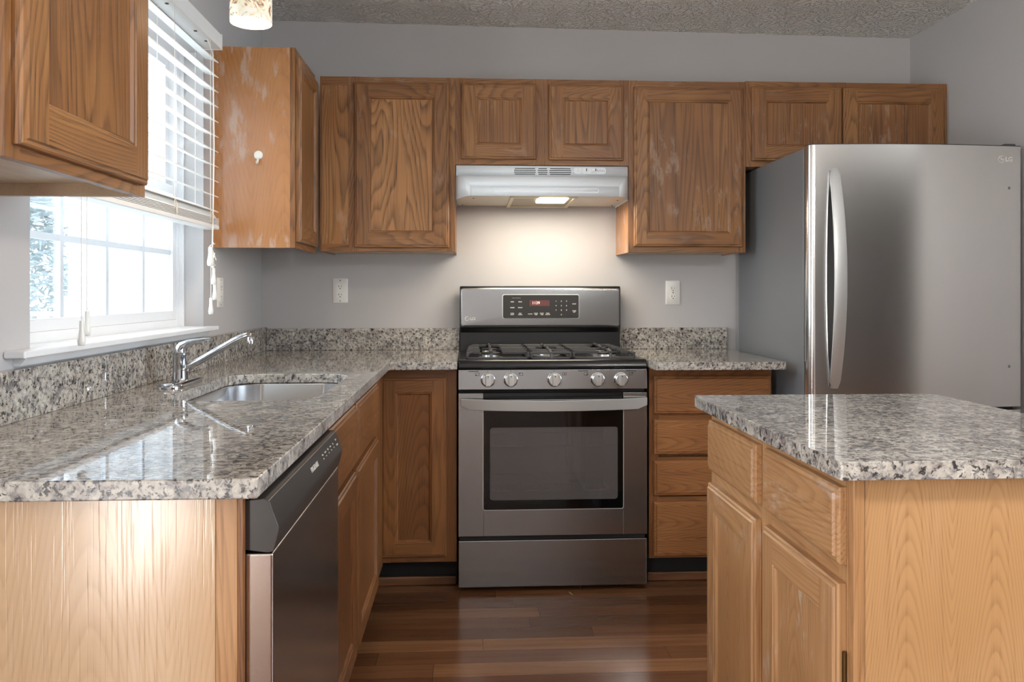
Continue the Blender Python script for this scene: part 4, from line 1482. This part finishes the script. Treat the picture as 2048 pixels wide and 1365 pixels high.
for k in range(11):
    slat(2.030 - k * 0.0545)
slat(1.474, R(52))
for k in range(6):
    slat(1.4525 - k * 0.0042, R(1.5), th=0.0022)
MB().box(SX - 0.026, SX + 0.026, BY0 + 0.012, BY1 - 0.014, 1.412, 1.4275).build('bottom_rail', M['blind'], bl, 0.003)
for y in (1.86, 2.54, 2.885):
    m = MB()
    for x in (SX - 0.0265, SX + 0.0265):
        m.tube([(x, y, 2.074), (x, y, 1.43)], 0.0009, 6)
    m.build('ladder_cord', M['cord'], bl)
    m = MB()
    rnd = random.Random(int(y * 100))
    pts = [(SX + 0.029 + 0.003 * rnd.random(), y + 0.012 * sin(k * 2.1) * rnd.random() + 0.001 * k, 1.47 - 0.045 * abs(sin(k * 1.3))) for k in range(13)]
    m.tube(pts, 0.0011, 6)
    m.build('slack_cord', M['cord'], bl)


def tassel(parent, x, y, z, h=0.055, r=0.0085):
    """bell-shaped pull, hanging from its top at z"""
    return MB().lathe([(r * 0.55, 0), (r * 0.6, -h * 0.15), (r * 0.58, -h * 0.35), (r * 0.8, -h * 0.6), (r, -h * 0.8), (r * 0.85, -h * 0.97), (r * 0.6, -h)], (x, y, z), n=16).build('tassel', M['plate'], parent, ang=60)


CX = XL + 0.069
for y, z1, lx in ((1.921, 1.118, 0), (1.945, 1.140, 0.001)):
    c_ = MB().tube([(CX + lx, y, 1.90), (CX + lx, y, z1)], 0.0011, 6).build('tilt_cord', M['cord'], bl)
    tassel(c_, CX + lx, y, z1, 0.058, 0.0095)
MB().tube([(SX + 0.02, 1.933, 2.074), (CX, 1.932, 1.99), (CX, 1.932, 1.90)], 0.0018, 6).build('tilt_cord', M['cord'], bl)
c_ = MB().tube([(XL + 0.05, 2.88, 2.074), (CX, 2.885, 2.02), (CX, 2.897, 1.7), (CX, 2.888, 1.5), (CX, 2.878, 1.355)], 0.0021, 8).build('lift_cord', M['cord'], bl)
m = MB()
rnd = random.Random(4)
pts = [(CX + rnd.uniform(-.004, .006), 2.878 + 0.018 * sin(k * 2.4) + 0.008, 1.345 - 0.0052 * k + 0.022 * sin(k * 1.7)) for k in range(17)]
m.tube(pts, 0.0016, 6)
m.tube([(CX, 2.85, 1.345), (CX + 0.002, 2.875, 1.353), (CX, 2.905, 1.356)], 0.0022, 6)
m.build('knotted_cord', M['cord'], bl)
tassel(c_, CX + 0.003, 2.848, 1.342, 0.066, 0.012)
for y, z0, z1 in ((2.862, 1.30, 1.165), (2.893, 1.30, 1.27), (2.905, 1.27, 1.215)):
    k_ = MB().tube([(CX, y, z0), (CX, y, z1)], 0.0011, 6).build('lift_cord', M['cord'], bl)
    tassel(k_, CX, y, z1, 0.058, 0.0088)

# ------------------------------------------------------------------ pendant lamp
pn = thing('pendant_lamp', (-0.625, 2.35, 2.449), 'lit pendant lamp with a mottled amber glass cylinder above the sink', 'lamp')
PX, PYy, PZ = -0.625, 2.35, 1.958
m = MB()
loops = []
m.lathe([(0.0560, 0.004), (0.0575, 0.0), (0.0588, 0.004), (0.0588, 0.12), (0.054, 0.136), (0.02, 0.142), (0.02, 0.139), (0.052, 0.133), (0.0560, 0.12)], (PX, PYy, PZ), n=40, close=(False, False))
m.f += []
sh_ = m.build('lamp_shade', M['shade'], pn, ang=50)
MB().lathe([(0.018, 0.142), (0.02, 0.16), (0.012, 0.19), (0.005, 0.2)], (PX, PYy, PZ), n=20).build('socket_cap', M['chrome'], pn, ang=50)
MB().tube([(PX, PYy, PZ + 0.195), (PX, PYy, 2.43)], 0.004, 10).build('stem', M['chrome'], pn)
MB().lathe([(0.06, 0.491), (0.058, 0.475), (0.02, 0.465)], (PX, PYy, PZ), n=32).build('canopy', M['chrome'], pn, ang=50)
MB().lathe([(0.004, 0.14), (0.014, 0.11), (0.028, 0.075), (0.026, 0.05), (0.012, 0.036), (0.002, 0.034)], (PX, PYy, PZ), n=24).build('bulb', M['bulb'], pn, ang=60)
pl = bpy.data.lights.new('pendant_light', 'POINT')
pl.energy = 11
pl.color = (1.0, 0.80, 0.55)
pl.shadow_soft_size = 0.03
po = bpy.data.objects.new('pendant_light', pl)
C.objects.link(po)
po.location = (PX, PYy, PZ + 0.025)


# ------------------------------------------------------------------ outlets, hook, leaf
def outlet(face, origin, label, decor):
    F = frame(origin, face)
    t = thing('wall_outlet', origin, label, 'outlet')
    m = MB(F)
    L = []
    for ins, z_ in ((0, 0.0002), (0, 0.003), (0.003, 0.0055)):
        L.append([(a, b, z_) for a, b in rounded_rect(-0.035 + ins, -0.0575 + ins, 0.035 - ins, 0.0575 - ins, 0.003, 3)])
    m.loft(L)
    m.build('cover_plate', M['plate'], t)
    if decor:
        m = MB(F)
        m.box(-0.017, 0.017, -0.034, 0.034, 0.0055, 0.0075)
        rc_ = m.build('receptacle', M['plate'], t, 0.0008)
    else:
        m = MB(F)
        for zc_ in (0.0195, -0.0195):
            m.lathe([(0.0165, 0.0055), (0.0165, 0.0078), (0.0155, 0.0085)], (0, zc_, 0), n=24)
        rc_ = m.build('receptacle', M['plate'], t)
    zt = 0.0075 if decor else 0.0085
    m = MB(F)
    for zc_ in (0.0195, -0.0195):
        m.box(-0.0075, -0.0052, zc_ - 0.002, zc_ + 0.006, zt, zt + 0.0003)
        m.box(0.0048, 0.007, zc_ - 0.001, zc_ + 0.005, zt, zt + 0.0003)
        m.lathe([(0.0026, zt), (0.0026, zt + 0.0003)], (0, zc_ - 0.0085, 0), n=12)
    m.build('slots', M['slot'], rc_)
    m = MB(F)
    for zc_ in ((0.048, -0.048) if decor else (0.0,)):
        m.lathe([(0.003, 0.0055), (0.0028, 0.0085 if not decor else 0.0062)], (0, zc_, 0), n=12)
    m.build('screw', M['dot'], t)
    return t


outlet('-y', (-0.603, D, 1.192), 'white outlet with square receptacles on the back wall left of the range', True)
outlet('-y', (0.978, D, 1.183), 'white outlet with two round receptacles right of the range', False)
outlet('+x', (XL, 3.186, 1.184), 'white outlet on the left wall beside the hanging blind cords', True)

hk = thing('adhesive_hook', (-0.80, 3.114, 1.70), 'small white adhesive hook on the corner cabinet side', 'hook')
MB().lathe([(0.0165, 0), (0.0165, -0.004), (0.014, -0.006)], (-0.80, 3.114, 1.707), 'y', 28).build('hook_base', M['plate'], hk, ang=50)
MB().tube([(-0.80, 3.107, 1.695), (-0.80, 3.103, 1.684), (-0.80, 3.098, 1.676), (-0.80, 3.088, 1.673), (-0.80, 3.083, 1.680)], [0.0045, 0.004, 0.0036, 0.0034, 0.003], 10).build('hook_arm', M['plate'], hk, ang=60)

m = MB()
m.add([(0.392, 3.165, 0.0015), (0.400, 3.15, 0.004), (0.408, 3.125, 0.0015), (0.396, 3.14, 0.001)], [(0, 1, 2, 3)])
m.add([(0.392, 3.165, 0.0005), (0.400, 3.15, 0.003), (0.408, 3.125, 0.0005), (0.396, 3.14, 0.0)], [(3, 2, 1, 0)])
tag(m.build('dry_leaf', M['leafbit'], None, smooth=False), 'tiny dry leaf scrap on the floor in front of the range drawer', 'leaf')

# unseen lamp, added to brighten the ceiling and fill the room
cl = thing('added_ceiling_lamp', (1.1, 0.5, 2.434), 'added unseen lamp on a thin stem, fill light for the ceiling', 'lamp')
MB().lathe([(0.06, 0.0), (0.06, -0.03), (0.012, -0.04), (0.012, -0.44)], (1.1, 0.5, 2.434), n=24).build('canopy', M['chrome'], cl)
MB().lathe([(0.006, 0), (0.016, -0.02), (0.028, -0.05), (0.02, -0.075), (0.004, -0.085)], (1.1, 0.5, 1.994), n=20).build('bulb', M['bulb'], cl)

for o in C.objects:
    n_ = o.name.split('.')[0]
    if o.parent is None and 'label' in o.keys():
        g_ = {'wall_cabinet': 'oak wall cabinets', 'base_cabinet': 'oak base cabinets', 'wall_outlet': 'white wall outlets', 'backsplash': 'granite backsplash strips'}.get(n_)
        if g_:
            o['group'] = g_
